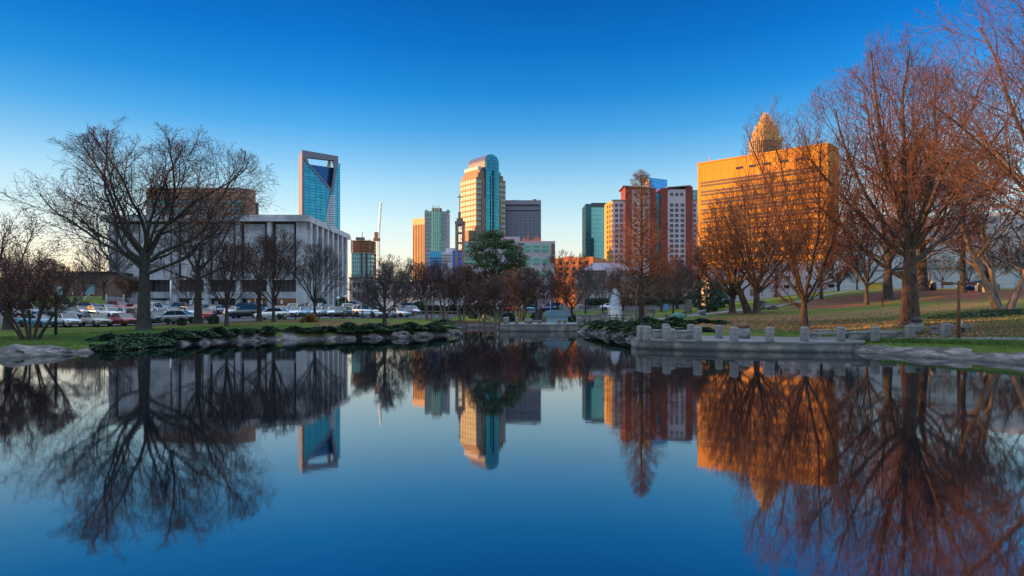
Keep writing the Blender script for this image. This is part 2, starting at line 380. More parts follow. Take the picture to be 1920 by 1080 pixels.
tag(link('ground', gme, m), kind='structure')

# water
m, nt, b = newmat('water')
b.inputs['Base Color'].default_value = (.001, .004, .008, 1); b.inputs['Roughness'].default_value = .034
b.inputs['IOR'].default_value = 4.6; b.inputs['Specular IOR Level'].default_value = .5
bump(nt, b, noise_fac(nt, 2.2, 2, 0, 1), .012, .05)
M['water'] = m
wat = MB(); wat.add([(p[0] , p[1], 0) for p in [(-70,-30),(70,-30),(70,110),(-70,110)]], [(0, 1, 2, 3)])
tag(wat.build('water', m), kind='structure')

def drape(name, poly, mat, off=.05, step=.8, kind='structure', thick=0):
    """sheet that follows the ground inside a polygon"""
    pl = np.array(poly, float); lo = pl.min(0); hi = pl.max(0)
    import mathutils
    from mathutils.geometry import delaunay_2d_cdt
    xs = np.arange(lo[0], hi[0], step); ys = np.arange(lo[1], hi[1], step)
    def inside(x, y):
        ins = False
        for i in range(len(pl)):
            a, b_ = pl[i], pl[(i + 1) % len(pl)]
            if (a[1] > y) != (b_[1] > y) and x < (b_[0] - a[0]) * (y - a[1]) / (b_[1] - a[1]) + a[0]: ins = not ins
        return ins
    bd = []
    for i in range(len(pl)):
        a, b_ = pl[i], pl[(i + 1) % len(pl)]; n = max(1, int(np.hypot(*(b_ - a)) / step))
        for k in range(n): bd.append(a + (b_ - a) * k / n)
    nb = len(bd)
    pts = [Vector(p) for p in bd] + [Vector((x, y)) for x in xs for y in ys if inside(x, y) and min((q[0] - x) ** 2 + (q[1] - y) ** 2 for q in bd) > (step * .5) ** 2]
    r = delaunay_2d_cdt(pts, [], [list(range(nb))], 1, 1e-4)
    co = np.array([(v[0], v[1]) for v in r[0]]); z = G(co[:, 0], co[:, 1]) + off
    mb = MB(); mb.v = [(co[i, 0], co[i, 1], z[i]) for i in range(len(co))]
    fs = [list(f) for f in r[2]]
    mb.f = fs; mb.sm = [True] * len(fs)
    return tag(mb.build(name, mat), kind=kind)

lot = [(X(-330,79),77), (X(345,77.5),77.5), (X(372,81),81), (X(470,81),81), (X(500,87),86), (X(655,92),93), (X(850,106),104), (X(855,118),118), (X(680,150),150), (X(200,150),150), (X(200,121),121), (X(-330,121),121)]
drape('parking_lot', lot, M['asphalt'], .06, 1.6)
drape('road', [(X(700,136),136),(X(1000,134),134),(X(1420,142),142),(X(1500,160),160),(X(1000,156),156),(X(700,158),158)], M['asphalt'], .08, 2.5)
drape('hill_path', [(X(1285,92),90),(X(1301,88),88),(X(1335,100),100),(X(1362,118),118),(X(1358,121),121),(X(1318,101),101)], M['paving'], .06, .8)
drape('hill_path.001', [(X(1448,84),84),(X(1495,88),89),(X(1625,104),104),(X(1625,106.5),106.5),(X(1490,92),92),(X(1440,86.5),86.5)], M['paving'], .05, .8)
drape('shore_path', [(19.5,44.0),(22.5,43.0),(25,40.2),(28,35.5),(30,31),(36,26),(38,28),(32,33.5),(30,38),(27,43),(24,45.6),(19.5,46.5)], M['paving'], .04, .6)
drape('plaza_path', [(8.2,88.5),(24,84),(30,84),(30,90),(20,92),(8.5,94)], M['paving'], .05, .8)

def rock_strip(name, line, w0, top, mat, seed, kind='structure', jag=.16, step=.35):
    """sloping ledge along a shoreline; line: list of (x, y) with land on the LEFT of travel"""
    rr = random.Random(seed); pts = []
    for i in range(len(line) - 1):
        a, b_ = Vector(line[i]), Vector(line[i + 1]); n = max(1, int((b_ - a).length / step))
        for k in range(n): pts.append(a + (b_ - a) * k / n)
    pts.append(Vector(line[-1])); m_ = len(pts); K = 9; V = []
    for i, p in enumerate(pts):
        d = (pts[min(i + 2, m_ - 1)] - pts[max(i - 2, 0)]).normalized(); nrm = Vector((-d.y, d.x))
        e = min(1, i / 4, (m_ - 1 - i) / 4); ww = w0 * (.8 + .35 * mnoise.noise(Vector((i * .13, seed, 0)))) * (.35 + .65 * e)
        for k in range(K):
            t = k / (K - 1); q = p + nrm * (-.35 + (ww + .35) * t)
            zz = -.35 + (top * (.55 + .45 * e) + .35) * (t ** .6)
            if k in (K - 1,): zz = g1(q.x, q.y) - .25
            nz = mnoise.noise(Vector((q.x * 1.1, q.y * 1.1, seed))) * jag * 1.4 + mnoise.noise(Vector((q.x * 3.1, q.y * 3.1, seed))) * jag * .6
            cell = mnoise.cell(Vector((q.x * .8, q.y * .8, seed))) * jag * .7
            V.append((q.x, q.y, zz + (nz + cell) * (1 if 0 < k < K - 1 else 0)))
    fq = [(i * K + k, (i + 1) * K + k, (i + 1) * K + k + 1, i * K + k + 1) for i in range(m_ - 1) for k in range(K - 1)]
    return tag(link(name, mesh_np(name, V, fq, smooth=False), mat), kind=kind)
rock_strip('rocky_bank', [(-36,30),(-30,32.2),(-25.3,33.8),(-23.3,36.6),(-23.4,38.4)], 2.3, .48, M['slab_rock'], 1, jag=.16)
rock_strip('rocky_bank.001', [(-22.9,45.9),(-21.2,51.2),(-18.5,53.9),(-14.2,55.9),(-10.9,58),(-7.7,61.4),(-6.0,64.6)], 2.8, .62, M['rock'], 2, jag=.22)
rock_strip('rocky_bank.002', [(-8.5,84),(-9.6,93),(-1.8,93.5)], 1.2, .55, M['rock'], 5, jag=.03)
rock_strip('rocky_bank.003', [(7.3,76.6),(7.1,73),(8.5,64),(9.7,54),(9.4,48)], 1.5, .45, M['rock'], 9, jag=.24)
rock_strip('concrete_bank', [(18.9,39.2),(20.4,35.3),(21.5,32.7),(22.6,30.1),(25.6,23.5)], 2.2, .50, M['slab_rock'], 4, jag=.07)

# ------------------------------------------------------------------ trees
def seg_mesh(name, segs, n, mat):
    """segs: rows p0(3) p1(3) t0(3) t1(3) r0 r1 -> tapered tubes"""
    S = np.array(segs, np.float64)
    p0, p1, t0, t1, r0, r1 = S[:, 0:3], S[:, 3:6], S[:, 6:9], S[:, 9:12], S[:, 12], S[:, 13]
    def frame(t):
        t = t / np.maximum(np.linalg.norm(t, axis=1, keepdims=True), 1e-9)
        ref = np.tile(np.array([[.31, .17, .93]]), (len(t), 1)); par = np.abs((t * ref).sum(1)) > .985
        ref[par] = [.9, .3, .1]
        u = np.cross(t, ref); u /= np.linalg.norm(u, axis=1, keepdims=True); return u, np.cross(t, u)
    u0, v0 = frame(t0); u1, v1 = frame(t1)
    a = np.arange(n) * 2 * np.pi / n; ca, sa = np.cos(a), np.sin(a)
    A = p0[:, None] + (u0[:, None] * ca[None, :, None] + v0[:, None] * sa[None, :, None]) * r0[:, None, None]
    B = p1[:, None] + (u1[:, None] * ca[None, :, None] + v1[:, None] * sa[None, :, None]) * r1[:, None, None]
    V = np.concatenate([A, B], 1).reshape(-1, 3)
    k = np.arange(n); f = np.stack([k, (k + 1) % n, n + (k + 1) % n, n + k], -1)
    FQ = (np.arange(len(S))[:, None, None] * 2 * n + f[None]).reshape(-1, 4)
    return mesh_np(name, V, FQ, smooth=True, mat=mat)
def leaf_mesh(name, pts, size, mat, seed=0, aspect=.6, up=0.0):
    rs = np.random.RandomState(seed); P_ = np.array(pts, float); n = len(P_)
    a = rs.normal(size=(n, 3)); a[:, 2] += up; a /= np.linalg.norm(a, axis=1, keepdims=True)
    b_ = np.cross(a, rs.normal(size=(n, 3))); b_ /= np.linalg.norm(b_, axis=1, keepdims=True)
    s = size * rs.uniform(.6, 1.3, (n, 1)); a = a * s; b_ = b_ * s * aspect
    V = np.stack([P_ - a * .5, P_ + b_ * .5, P_ + a * .5, P_ - b_ * .5], 1).reshape(-1, 3)
    return mesh_np(name, V, np.arange(4 * n).reshape(-1, 4), mat=mat)

def gen_tree(seed, H, r0, fork, limbs, env, nch=(9, 7, 5, 3), ang=(42, 45, 48, 50), ratio=(.55, .5, .5, .5), trop=(.03, .05, .05, .03, .0), wob=(.03, .10, .14, .18, .2),
             rmin=.013, seg=(.9, .8, .55, .4, .3), lean=(0, 0), maxlvl=4, stems=None, flare=1.5, start=.22, rk=.55, lead=0.0):
    """bare deciduous tree. limbs: list of (height fraction, azimuth deg, elevation deg, length, radius factor).
    env: (cx, cy, cz, rx, ry, rz) ellipsoid that the crown stays in. Returns trunk segs, crown segs, twig tips."""
    rr = random.Random(seed); T = []; C = []; tips = []
    ecx, ecy, ecz, erx, ery, erz = env
    ox, oy, oz = rr.random() * 50, rr.random() * 50, rr.random() * 50
    def inside(x, y, z):
        q = ((x - ecx) / erx) ** 2 + ((y - ecy) / ery) ** 2 + ((z - ecz) / erz) ** 2
        return q < 1 + .45 * mnoise.noise((x * .35 + ox, y * .35 + oy, z * .35 + oz))
    g = rr.gauss; sq = math.sqrt
    def grow(px_, py_, pz_, dx, dy, dz, L, r, lvl):
        n = max(2, int(L / seg[lvl] + .5)); st = L / n; w_ = wob[lvl]; tr = trop[lvl]
        rend = max(rmin * .6, r * (.25 if lvl < 3 else .5)); pts = [(px_, py_, pz_)]; dirs = [(dx, dy, dz)]
        for i in range(n):
            dx += g(0, w_); dy += g(0, w_); dz += g(0, w_ * .7) + tr
            m_ = 1 / sq(dx * dx + dy * dy + dz * dz); dx *= m_; dy *= m_; dz *= m_
            x, y, z = pts[-1]; x += dx * st; y += dy * st; z += dz * st
            if lvl >= 1 and i >= 1 and not inside(x, y, z): break
            if z < .9 and lvl > 1: break
            pts.append((x, y, z)); dirs.append((dx, dy, dz))
        k = len(pts)
        if k < 2:
            pts.append((px_ + dx * st * .6, py_ + dy * st * .6, pz_ + dz * st * .6)); dirs.append((dx, dy, dz)); k = 2
        dst = T if lvl <= 1 and r > .05 else C
        rad = [max(rmin * .6, r + (rend - r) * (i / (k - 1)) ** .85) for i in range(k)]
        for i in range(k - 1):
            a, b_ = pts[i], pts[i + 1]
            dst.append((*a, *b_, *dirs[i], *dirs[i + 1], rad[i], rad[i + 1]))
        if lvl >= maxlvl: tips.append(pts[-1]); return
        Lr = st * (k - 1); nc = max(2, int(nch[lvl - 1] * (Lr / L) ** .5 * rr.uniform(.85, 1.2) + .5)) if lvl > 0 else 0
        az = rr.random() * 6.28
        for c_ in range(nc):
            t = start + (1 - start) * (c_ + rr.random() * .8) / nc; t = min(t, .985)
            f = t * (k - 1); i = int(f); fr = f - i; a, b_ = pts[i], pts[i + 1]
            q = (a[0] + (b_[0] - a[0]) * fr, a[1] + (b_[1] - a[1]) * fr, a[2] + (b_[2] - a[2]) * fr)
            D = dirs[i + 1]; az += 2.4 + g(0, .4)
            an = R(ang[lvl - 1]) * rr.uniform(.7, 1.25) * (1 - .25 * t)
            # perpendicular basis
            rx_, ry_, rz_ = (0, 0, 1) if abs(D[2]) < .9 else (1, 0, 0)
            ux, uy, uz = D[1] * rz_ - D[2] * ry_, D[2] * rx_ - D[0] * rz_, D[0] * ry_ - D[1] * rx_
            m_ = 1 / sq(ux * ux + uy * uy + uz * uz + 1e-12); ux *= m_; uy *= m_; uz *= m_
            vx, vy, vz = D[1] * uz - D[2] * uy, D[2] * ux - D[0] * uz, D[0] * uy - D[1] * ux
            ca, sa = math.cos(az), math.sin(az); cn, sn = math.cos(an), math.sin(an)
            nx_, ny_, nz_ = D[0] * cn + (ux * ca + vx * sa) * sn, D[1] * cn + (uy * ca + vy * sa) * sn, D[2] * cn + (uz * ca + vz * sa) * sn
            cl = L * ratio[lvl - 1] * (1.15 - .55 * t) * rr.uniform(.7, 1.2)
            if cl < seg[min(lvl + 1, 4)] * .8: cl = seg[min(lvl + 1, 4)] * .8
            grow(*q, nx_, ny_, nz_, cl, max(rmin, rad[i] * rk), lvl + 1)
    # trunk(s)
    for (bx, by, lx, ly, Hk, rt, lb) in (stems or [(0, 0, lean[0], lean[1], H * fork, r0, limbs)]):
        n = max(6, int(Hk / .5)); x, y = bx, by; pts = []; wx = wy = 0
        top = .55 if not lead else .12
        for i in range(n + 1):
            t = i / n; wx += g(0, .006) * Hk / 6; wy += g(0, .006) * Hk / 6
            rd = rt * ((1 - t) + top * t) * (1 + (flare - 1) * math.exp(-t * Hk / .45))
            pts.append((bx + lx * t * Hk + wx, by + ly * t * Hk + wy, -.25 + t * (Hk + .25), rd))
        for i in range(n):
            a, b_ = pts[i], pts[i + 1]; p_, q_ = pts[max(i - 1, 0)], pts[min(i + 2, n)]
            T.append((a[0], a[1], a[2], b_[0], b_[1], b_[2], b_[0] - p_[0], b_[1] - p_[1], b_[2] - p_[2], q_[0] - a[0], q_[1] - a[1], q_[2] - a[2], a[3], b_[3]))
        for (hf, azd, eld, L, rf) in lb:
            i = min(n - 1, int(hf * n)); a = pts[i]; b_ = pts[i + 1]; fr = hf * n - i; q = [a[j] + (b_[j] - a[j]) * fr for j in range(3)]
            e = R(eld); z_ = R(azd)
            grow(q[0], q[1], q[2], math.cos(e) * math.cos(z_), math.cos(e) * math.sin(z_), math.sin(e), L, a[3] * rf, 1)
    return T, C, tips

TREE_N = {}
def plant(name, data, x, y, mt, mc, label, cat, group=None, scale=1.0, rz=0.0, leaves=None, z=None, crown='crown'):
    T, C, tips = data
    if z is None: z = g1(x, y)
    root = empty(name, (x, y, z - .02), rz, label, cat, group); root.scale = (scale,) * 3
    key = id(data)
    if key not in TREE_N:
        TREE_N[key] = (seg_mesh('trunk', T, 9, M[mt]), seg_mesh(crown, C, 3, M[mc]), data)
    a, b_, _ = TREE_N[key]
    link('trunk', a, None, root); link(crown, b_, None, root)
    if leaves is not None: link('leaves', leaves, None, root)
    return root
def auto_limbs(rr, n, h0, h1, e0, e1, L0, L1, rf=.62):
    o = []; az = rr.random() * 360
    for i in range(n):
        t = i / max(1, n - 1); az += 137.5 + rr.uniform(-20, 20)
        o.append((h0 + (h1 - h0) * t, az, e0 + (e1 - e0) * t + rr.uniform(-6, 6), L0 + (L1 - L0) * t, rf * rr.uniform(.85, 1.1)))
    return o
# ------------------------------------------------------------------ buildings
M['cons_glass'] = panes('cons_glass', (.16, .40, .42), (.24, .50, .50), (.10, .14, .16), 0, 1.6, 3.2, .3, .55, .25)
M['tan_stone'] = surf('tan_stone', (.50, .32, .17), (.56, .37, .20), .1, .7)
class Wall:
    def __init__(s, A, B):
        s.A = Vector((A[0], A[1])); s.B = Vector((B[0], B[1])); s.L = (s.B - s.A).length
        s.u = (s.B - s.A) / s.L; s.n = Vector((s.u.y, -s.u.x)); s.ang = math.atan2(s.u.y, s.u.x)
    def pu(s, px):
        k = (px - 960) / F; return (k * s.A.y - s.A.x) / (s.u.x - k * s.u.y)
    def pz(s, px, py):
        y = s.A.y + s.u.y * s.pu(px); return Z(py, y)
    def pt(s, u, z, d=0): q = s.A + s.u * u + s.n * d; return (q.x, q.y, z)
    def box(s, mb, u0, u1, z0, z1, d0, d1):
        vs = [s.pt(u, z, d) for z in (z0, z1) for u, d in ((u0, d1), (u1, d1), (u1, d0), (u0, d0))]
        return mb.add(vs, [(0, 3, 2, 1), (4, 5, 6, 7), (0, 1, 5, 4), (1, 2, 6, 5), (2, 3, 7, 6), (3, 0, 4, 7)])
    def poly(s, mb, pts, d0, d1):
        """pts [(u,z)] extruded from depth d0 to d1"""
        a = [s.pt(u, z, d1) for u, z in pts]; b_ = [s.pt(u, z, d0) for u, z in pts]; n = len(pts)
        return mb.add(a + b_, [tuple(range(n)), tuple(range(2 * n - 1, n - 1, -1))] + [(i, n + i, n + (i + 1) % n, (i + 1) % n) for i in range(n)])
    def ppoly(s, mb, pp, d0, d1): return s.poly(mb, [(s.pu(a), s.pz(a, b_)) for a, b_ in pp], d0, d1)
def bld(name, x, y, label, cat='building', z=None): return empty(name, (x, y, g1(x, y) if z is None else z), 0, label, cat)
def add(root, name, mb, mat, lab=None, kind=None, parent=None):
    o = mb.build(name, mat, root, world=True)
    if parent is not None: o.parent = parent
    if lab: o['label'] = lab
    if kind: o['kind'] = kind
    return o
def wins(root, wall, rects, mat, d=.06, name='window', cap=100, dep=.10):
    """one object per window, largest/nearest 100; the remainder one mesh"""
    cache = {}
    for (u0, u1, z0, z1) in rects[:cap]:
        k = (round(u1 - u0, 2), round(z1 - z0, 2)); p = Vector(wall.pt((u0 + u1) / 2, (z0 + z1) / 2, d)) - root.location
        if k not in cache:
            mb = MB(); hw, hh = (u1 - u0) / 2, (z1 - z0) / 2; w2 = Wall((0, 0), (wall.u.x, wall.u.y)); w2.box(mb, -hw, hw, -hh, hh, -dep, 0)
            o = mb.build(name, mat, root); cache[k] = o
        else: o = copy_obj(cache[k], root)
        o.location = p
    if len(rects) > cap:
        mb = MB()
        for (u0, u1, z0, z1) in rects[cap:]: wall.box(mb, u0, u1, z0, z1, -dep, d)
        add(root, name, mb, mat, kind='stuff')
def grid(u0, u1, nu, z0, z1, nz, fu=.6, fz=.6):
    du = (u1 - u0) / nu; dz = (z1 - z0) / nz
    return [(u0 + du * (i + .5 - fu / 2), u0 + du * (i + .5 + fu / 2), z0 + dz * (j + .5 - fz / 2), z0 + dz * (j + .5 + fz / 2)) for j in range(nz - 1, -1, -1) for i in range(nu)]

# --- long white office with tall fins on the left (161 m away)
LY = 161.0; r = bld('office_building', -71, LY, 'long white concrete office block with tall fins and flat overhanging roof behind the parking lot')
fw = Wall((X(203, LY), LY), (X(573, LY), LY)); zb = r.location.z - .5; ztop = Z(404, LY)
sw = Wall((X(573, LY), LY), (X(573, LY), 201))                                # right flank, runs away from the pond
z_ = lambda py: Z(py, LY)
mb = MB(); mb.box(fw.A.x + .8, fw.B.x - 2.6, LY + 1.6, 200, zb, z_(416)); add(r, 'wall', mb, M['precast_dark'])
mb = MB(); mb.box(fw.A.x - 1.2, fw.B.x + 1.0, LY - 1.4, 201.8, z_(416), ztop - .5); mb.box(fw.A.x - 1.0, fw.B.x + .8, LY - 1.2, 201.6, ztop - .5, ztop)
mb.box(X(495, LY), X(545, LY) , LY + 8, LY + 20, ztop, ztop + .9); add(r, 'roof', mb, M['precast'])
cols = [211 + 59.1 * i for i in range(6)]
for i, cx in enumerate(cols + [565.5]):
    mb = MB(); hw = .50 if i < 6 else 1.05; x = X(cx, LY); mb.box(x - hw, x + hw, LY - .7, LY + 1.6, zb, z_(416) - .002)
    add(r, 'column', mb, M['precast'])
for i in range(6):
    a, b_ = X(cols[i], LY) + .5, (X(cols[i + 1], LY) - .5) if i < 5 else X(565.5, LY) - 1.05
    mb = MB(); mb.box(a, b_, LY + .8, LY + 1.55, z_(522), z_(416) - .004); add(r, 'recess', mb, M['bronze'])
    e = .75; k = 3
    mb = MB()
    for j in range(k):
        w_ = (b_ - a - 2 * e) / k
        for q in range(4):
            zz0 = z_(522) + (z_(420) - z_(522)) * q / 4; zz1 = z_(522) + (z_(420) - z_(522)) * (q + 1) / 4
            mb.box(a + e + w_ * j + .02, a + e + w_ * (j + 1) - .02, LY + .1, LY + .798, zz0 + .03, zz1 - .03)
    add(r, 'wall_panel', mb, M['precast'])
    mb = MB(); mb.box(a, b_, LY + .7, LY + 1.5, z_(559), z_(547)); mb.box(a, b_, LY - .1, LY + 1.5, z_(524.5), z_(522) - .004); add(r, 'spandrel', mb, M['precast'])
    wo = MB(); wo.box(a + .004, b_ - .004, LY + 1.0, LY + 1.4, z_(546.9), z_(524.6)); ww = add(r, 'window', wo, M['bronze'] if i > 1 else M['dark_glass'])
    mm = MB()
    for j in range(5): xx = a + (b_ - a) * (j + .5) / 5; mm.box(xx - .04, xx + .04, LY + .94, LY + .998, z_(546.8), z_(524.7))
    add(r, 'mullion', mm, M['metal_grey'], parent=ww)
    o = MB(); o.box(a + .004, b_ - .004, LY + 1.2, LY + 1.5, zb, z_(559) - .004); add(r, 'entrance_bay', o, M['dark_glass'])
    if i % 2 == 0:
        o = MB(); o.box((a + b_) / 2 - .14, (a + b_) / 2 + .14, LY + .6, LY + .9, zb, z_(559) - .003); add(r, 'pillar', o, M['tan_pole'])
for i in range(8):
    v = 1.2 + i * (sw.L - 3.0) / 7.4
    mb = MB(); sw.box(mb, v, v + 1.5, zb, z_(416) - .003, -2.6, .85); add(r, 'column', mb, M['precast'])
    mb = MB(); sw.box(mb, v + 1.502, v + 5.5, zb + 1, z_(424), -2.59, -2.2); add(r, 'window', mb, M['bronze'])

# --- brown curved-corner office behind it
BY = 262.; r = bld('brick_office', X(380, BY), BY, 'brown stone office block with rounded corner rising behind the white concrete office')
bw = Wall((X(283, BY), BY), (X(440, BY), BY)); zt = Z(352, BY)
arc = [(X(441, BY) + 5.6 * math.sin(R(a)), BY + 6 - 6 * math.cos(R(a))) for a in range(0, 91, 10)]
pl = [(X(274, BY), BY)] + arc + [(X(466, BY + 28), BY + 28), (X(278, BY + 28), BY + 28)]
mb = MB(); mb.prism(pl, 1, zt); add(r, 'wall', mb, surf('office_brown', (.27, .155, .115), (.33, .19, .14), .3, .8))
mb = MB(); mb.prism([(X(468, BY + 7), BY + 7), (X(485, BY + 7), BY + 7), (X(484, BY + 22), BY + 22), (X(468, BY + 22), BY + 22)], 1, Z(375, BY)); add(r, 'side_wing', mb, M['concrete_dark'])
wins(r, bw, [(bw.pu(a), bw.pu(a) + 2.6, Z(py + 9, BY), Z(py, BY)) for py in (376, 390, 404) for a in (280, 292, 304, 316, 328, 345, 362, 379, 396, 412, 428, 440)], M['cons_glass'])
mb = MB(); bw.box(mb, 0, bw.L, Z(372, BY), Z(370.5, BY), 0.01, .3); bw.box(mb, 0, bw.L, Z(358, BY) - .4, Z(358, BY), 0.01, .3); add(r, 'string_course', mb, M['tan_stone'])
mb = MB()
for i in range(6): bw.box(mb, bw.pu(419) + i * .82, bw.pu(419) + i * .82 + .5, Z(359, BY), Z(354.5, BY), 0, .12)
add(r, 'emblem', mb, surf('purple_sign', (.25, .12, .5), rough=.5))

# --- brick hall on the lawn at far left, plus teal entrance
r = bld('brick_hall', X(150, 150), 152, 'low red brick hall with pale blue doors on the lawn at far left')
hw_ = Wall((X(92, 152), 152), (X(203, 152), 152))
mb = MB(); hw_.box(mb, 0, hw_.L, 3, Z(512, 152), -9, 0); add(r, 'wall', mb, M['brick_brown'])
mb = MB(); hw_.box(mb, -.5, hw_.L + .5, Z(512, 152), Z(509, 152), -9.5, .5); add(r, 'roof', mb, M['metal_dark'])
M['sky_glass'] = surf('sky_glass', (.30, .50, .58), rough=.25)
wins(r, hw_, [(hw_.pu(160), hw_.pu(177), Z(552, 152), Z(534, 152)), (hw_.pu(105), hw_.pu(118), Z(554, 152), Z(538, 152))], M['sky_glass'], name='door')
r = bld('dark_pavilion', X(40, 170), 171, 'long dark roofed building beyond the lawn at the left edge')
w0 = Wall((X(-40, 170), 170), (X(88, 170), 170))
mb = MB(); w0.box(mb, 0, w0.L, 3, Z(528, 170), -10, 0); add(r, 'wall', mb, M['precast_dark'])
mb = MB(); w0.box(mb, -1, w0.L + 1, Z(528, 170), Z(520, 170), -11, 1.5); add(r, 'roof', mb, M['bronze'])
wins(r, w0, grid(2, w0.L - 1, 4, 6.0, Z(531, 170), 1, .6, .8), M['dark_glass'])

# --- tower with the handle-shaped top
A, B = (X(564, 985), 985.), (X(634, 1026), 1026.)
r = bld('glass_tower', -280, 1005, 'tall blue glass tower with slanted open frame like a handle on top', z=3.2)
dw = Wall(A, B); dw.n = Vector((.40, -.917))
M['duke_frame'] = surf('duke_frame', (.15, .15, .19), rough=.5, metal=.2)
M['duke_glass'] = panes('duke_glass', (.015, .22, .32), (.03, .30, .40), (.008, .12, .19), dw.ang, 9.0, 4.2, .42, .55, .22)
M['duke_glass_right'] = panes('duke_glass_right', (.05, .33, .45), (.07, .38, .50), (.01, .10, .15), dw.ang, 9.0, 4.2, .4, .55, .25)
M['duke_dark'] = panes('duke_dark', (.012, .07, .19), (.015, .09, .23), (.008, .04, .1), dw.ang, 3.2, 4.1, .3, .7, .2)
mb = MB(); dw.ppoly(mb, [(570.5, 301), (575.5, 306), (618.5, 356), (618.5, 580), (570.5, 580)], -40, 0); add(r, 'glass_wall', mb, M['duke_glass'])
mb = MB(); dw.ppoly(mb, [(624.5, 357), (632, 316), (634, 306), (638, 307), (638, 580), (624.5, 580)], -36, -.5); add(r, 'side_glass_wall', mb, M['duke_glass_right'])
mb = MB(); dw.ppoly(mb, [(566.2, 281.3), (570.5, 282.2), (570.5, 580), (566.2, 580)], -42, 1.0); add(r, 'pier', mb, M['duke_frame'])
mb = MB(); dw.ppoly(mb, [(570.5, 282.2), (634, 293), (634, 302), (570.5, 294.5)], -7, 1.0)
dw.ppoly(mb, [(570.5, 294.6), (575.8, 295.3), (579, 306), (621.2, 354), (619, 357), (571.5, 302)], -8, 1.0)
dw.ppoly(mb, [(624, 301.2), (634, 302.1), (634, 307), (631.5, 316), (626, 356), (621.4, 357), (621.4, 354), (627, 313)], -8, .9)
add(r, 'roof_frame', mb, M['duke_frame'])
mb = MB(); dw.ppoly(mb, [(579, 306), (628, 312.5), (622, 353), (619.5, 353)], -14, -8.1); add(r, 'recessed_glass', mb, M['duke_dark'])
mb = MB(); dw.ppoly(mb, [(617, 298.5), (622.5, 299), (621, 313), (614.5, 312)], -12, -8); add(r, 'inner_strut', mb, surf('sunlit_strut', (.7, .55, .25), rough=.5))  # yellow sunlight on this strut is put into its colour
mb = MB(); dw.ppoly(mb, [(618.6, 357.5), (624.4, 357.5), (624.4, 580), (618.6, 580)], -20, 1.2); add(r, 'central_pier', mb, M['duke_frame'])
mb = MB()
for i in range(24):
    py = 366 + i * 3.4; t = min(1, i / 16)
    dw.ppoly(mb, [(618.4 - 11 * t * (.6 + .4 * t), py), (631.5 - 3.0, py), (631.5 - 3.0, py + 1.5), (618.4 - 11 * t, py + 1.5)], .2, 1.5)
add(r, 'balcony_bands', mb, M['metal_pale'], kind='stuff')

# --- tower under construction and its crane
CY = 520.; r = bld('unfinished_tower', X(682, CY), CY, 'unfinished tower with bare concrete upper floors and glass below', z=3.2)
cw = Wall((X(659, CY), CY), (X(693, CY), CY)); c2 = Wall((X(693, CY), CY), (X(706, CY + 14), CY + 14))
M['raw_floor'] = surf('raw_floor', (.30, .15, .085), (.40, .20, .12), .4, .85)
mb = MB(); mb.prism([cw.A[:], cw.B[:], c2.B[:], (c2.B.x - 12, CY + 26), (cw.A.x, CY + 22)], 1, Z(474, CY)); add(r, 'glass_wall', mb, M['cons_glass'])
mb = MB(); cw.box(mb, 7.0, 8.4, 3, Z(474, CY), 0, .5); cw.box(mb, 10.6, 12.0, 3, Z(474, CY), 0, .5); add(r, 'balcony_stack', mb, M['bronze'])
base = [(cw.A.x - .3, CY - .3), (cw.B.x + .1, CY - .3), (c2.B.x + .5, c2.B.y), (c2.B.x - 12, CY + 26), (cw.A.x - .3, CY + 22)]
for i in range(9):
    z0 = Z(474, CY) + i * (Z(449, CY) - Z(474, CY)) / 9; mb = MB(); mb.prism(base, z0, z0 + .45)
    for p_ in base[:4] + [(cw.A.x + 5, CY + .4), (cw.A.x + 9, CY + .4)]: mb.box(p_[0] - .3, p_[0] + .3, p_[1] + .2, p_[1] + .8, z0 + .452, z0 + 1.12)
    add(r, 'floor_slab', mb, M['raw_floor'])
for i in range(14):
    z0 = 6 + i * 3.0; mb = MB(); c2.box(mb, 0, c2.L + .3, z0, z0 + .5, 0, .9); add(r, 'side_slab', mb, M['raw_floor'])
mb = MB(); cw.box(mb, 3, 9, Z(449, CY), Z(444.5, CY), -6, -1); mb.box(X(677, CY), X(678, CY) , CY + 3, CY + 3.4, Z(445, CY), Z(434, CY)); add(r, 'roof_core', mb, M['concrete_dark'])
r = bld('tower_crane', X(708.5, CY - 8), CY - 8, 'tower crane with raised lattice jib beside the unfinished tower', 'crane', z=3.2)
def lattice(mb, a, b_, w_, n, t):
    a = Vector(a); b_ = Vector(b_); d = (b_ - a).normalized(); u = d.cross(Vector((0, 1, 0))).normalized() * w_ / 2; v = d.cross(u).normalized() * w_ / 2
    cs = [u + v, u - v, -u - v, -u + v]
    for c_ in cs: mb.tube([a + c_, b_ + c_], t, 4, smooth=False)
    for i in range(n):
        p = a + (b_ - a) * i / n; q = a + (b_ - a) * (i + 1) / n
        for j in range(4): mb.tube([p + cs[j], q + cs[(j + 1) % 4]], t * .7, 3, smooth=False)
x = X(709.5, CY - 8); zc = Z(449, CY - 8)
mb = MB(); lattice(mb, (x, CY - 8, 2), (x, CY - 8, zc), 1.9, 24, .16); add(r, 'mast', mb, M['metal_pale'])
mb = MB(); lattice(mb, (x, CY - 8, zc), (X(714.5, CY - 8), CY - 8, Z(379, CY - 8)), 1.2, 22, .12); add(r, 'jib', mb, M['metal_pale'])
mb = MB(); mb.box(x - 3.6, x + 1.2, CY - 9.2, CY - 6.8, zc - 1.2, zc + 1.0); mb.box(x - 2.8, x - .6, CY - 9, CY - 7, zc + 1, zc + 5.5); add(r, 'cab', mb, surf('crane_orange', (.55, .16, .05), rough=.5))

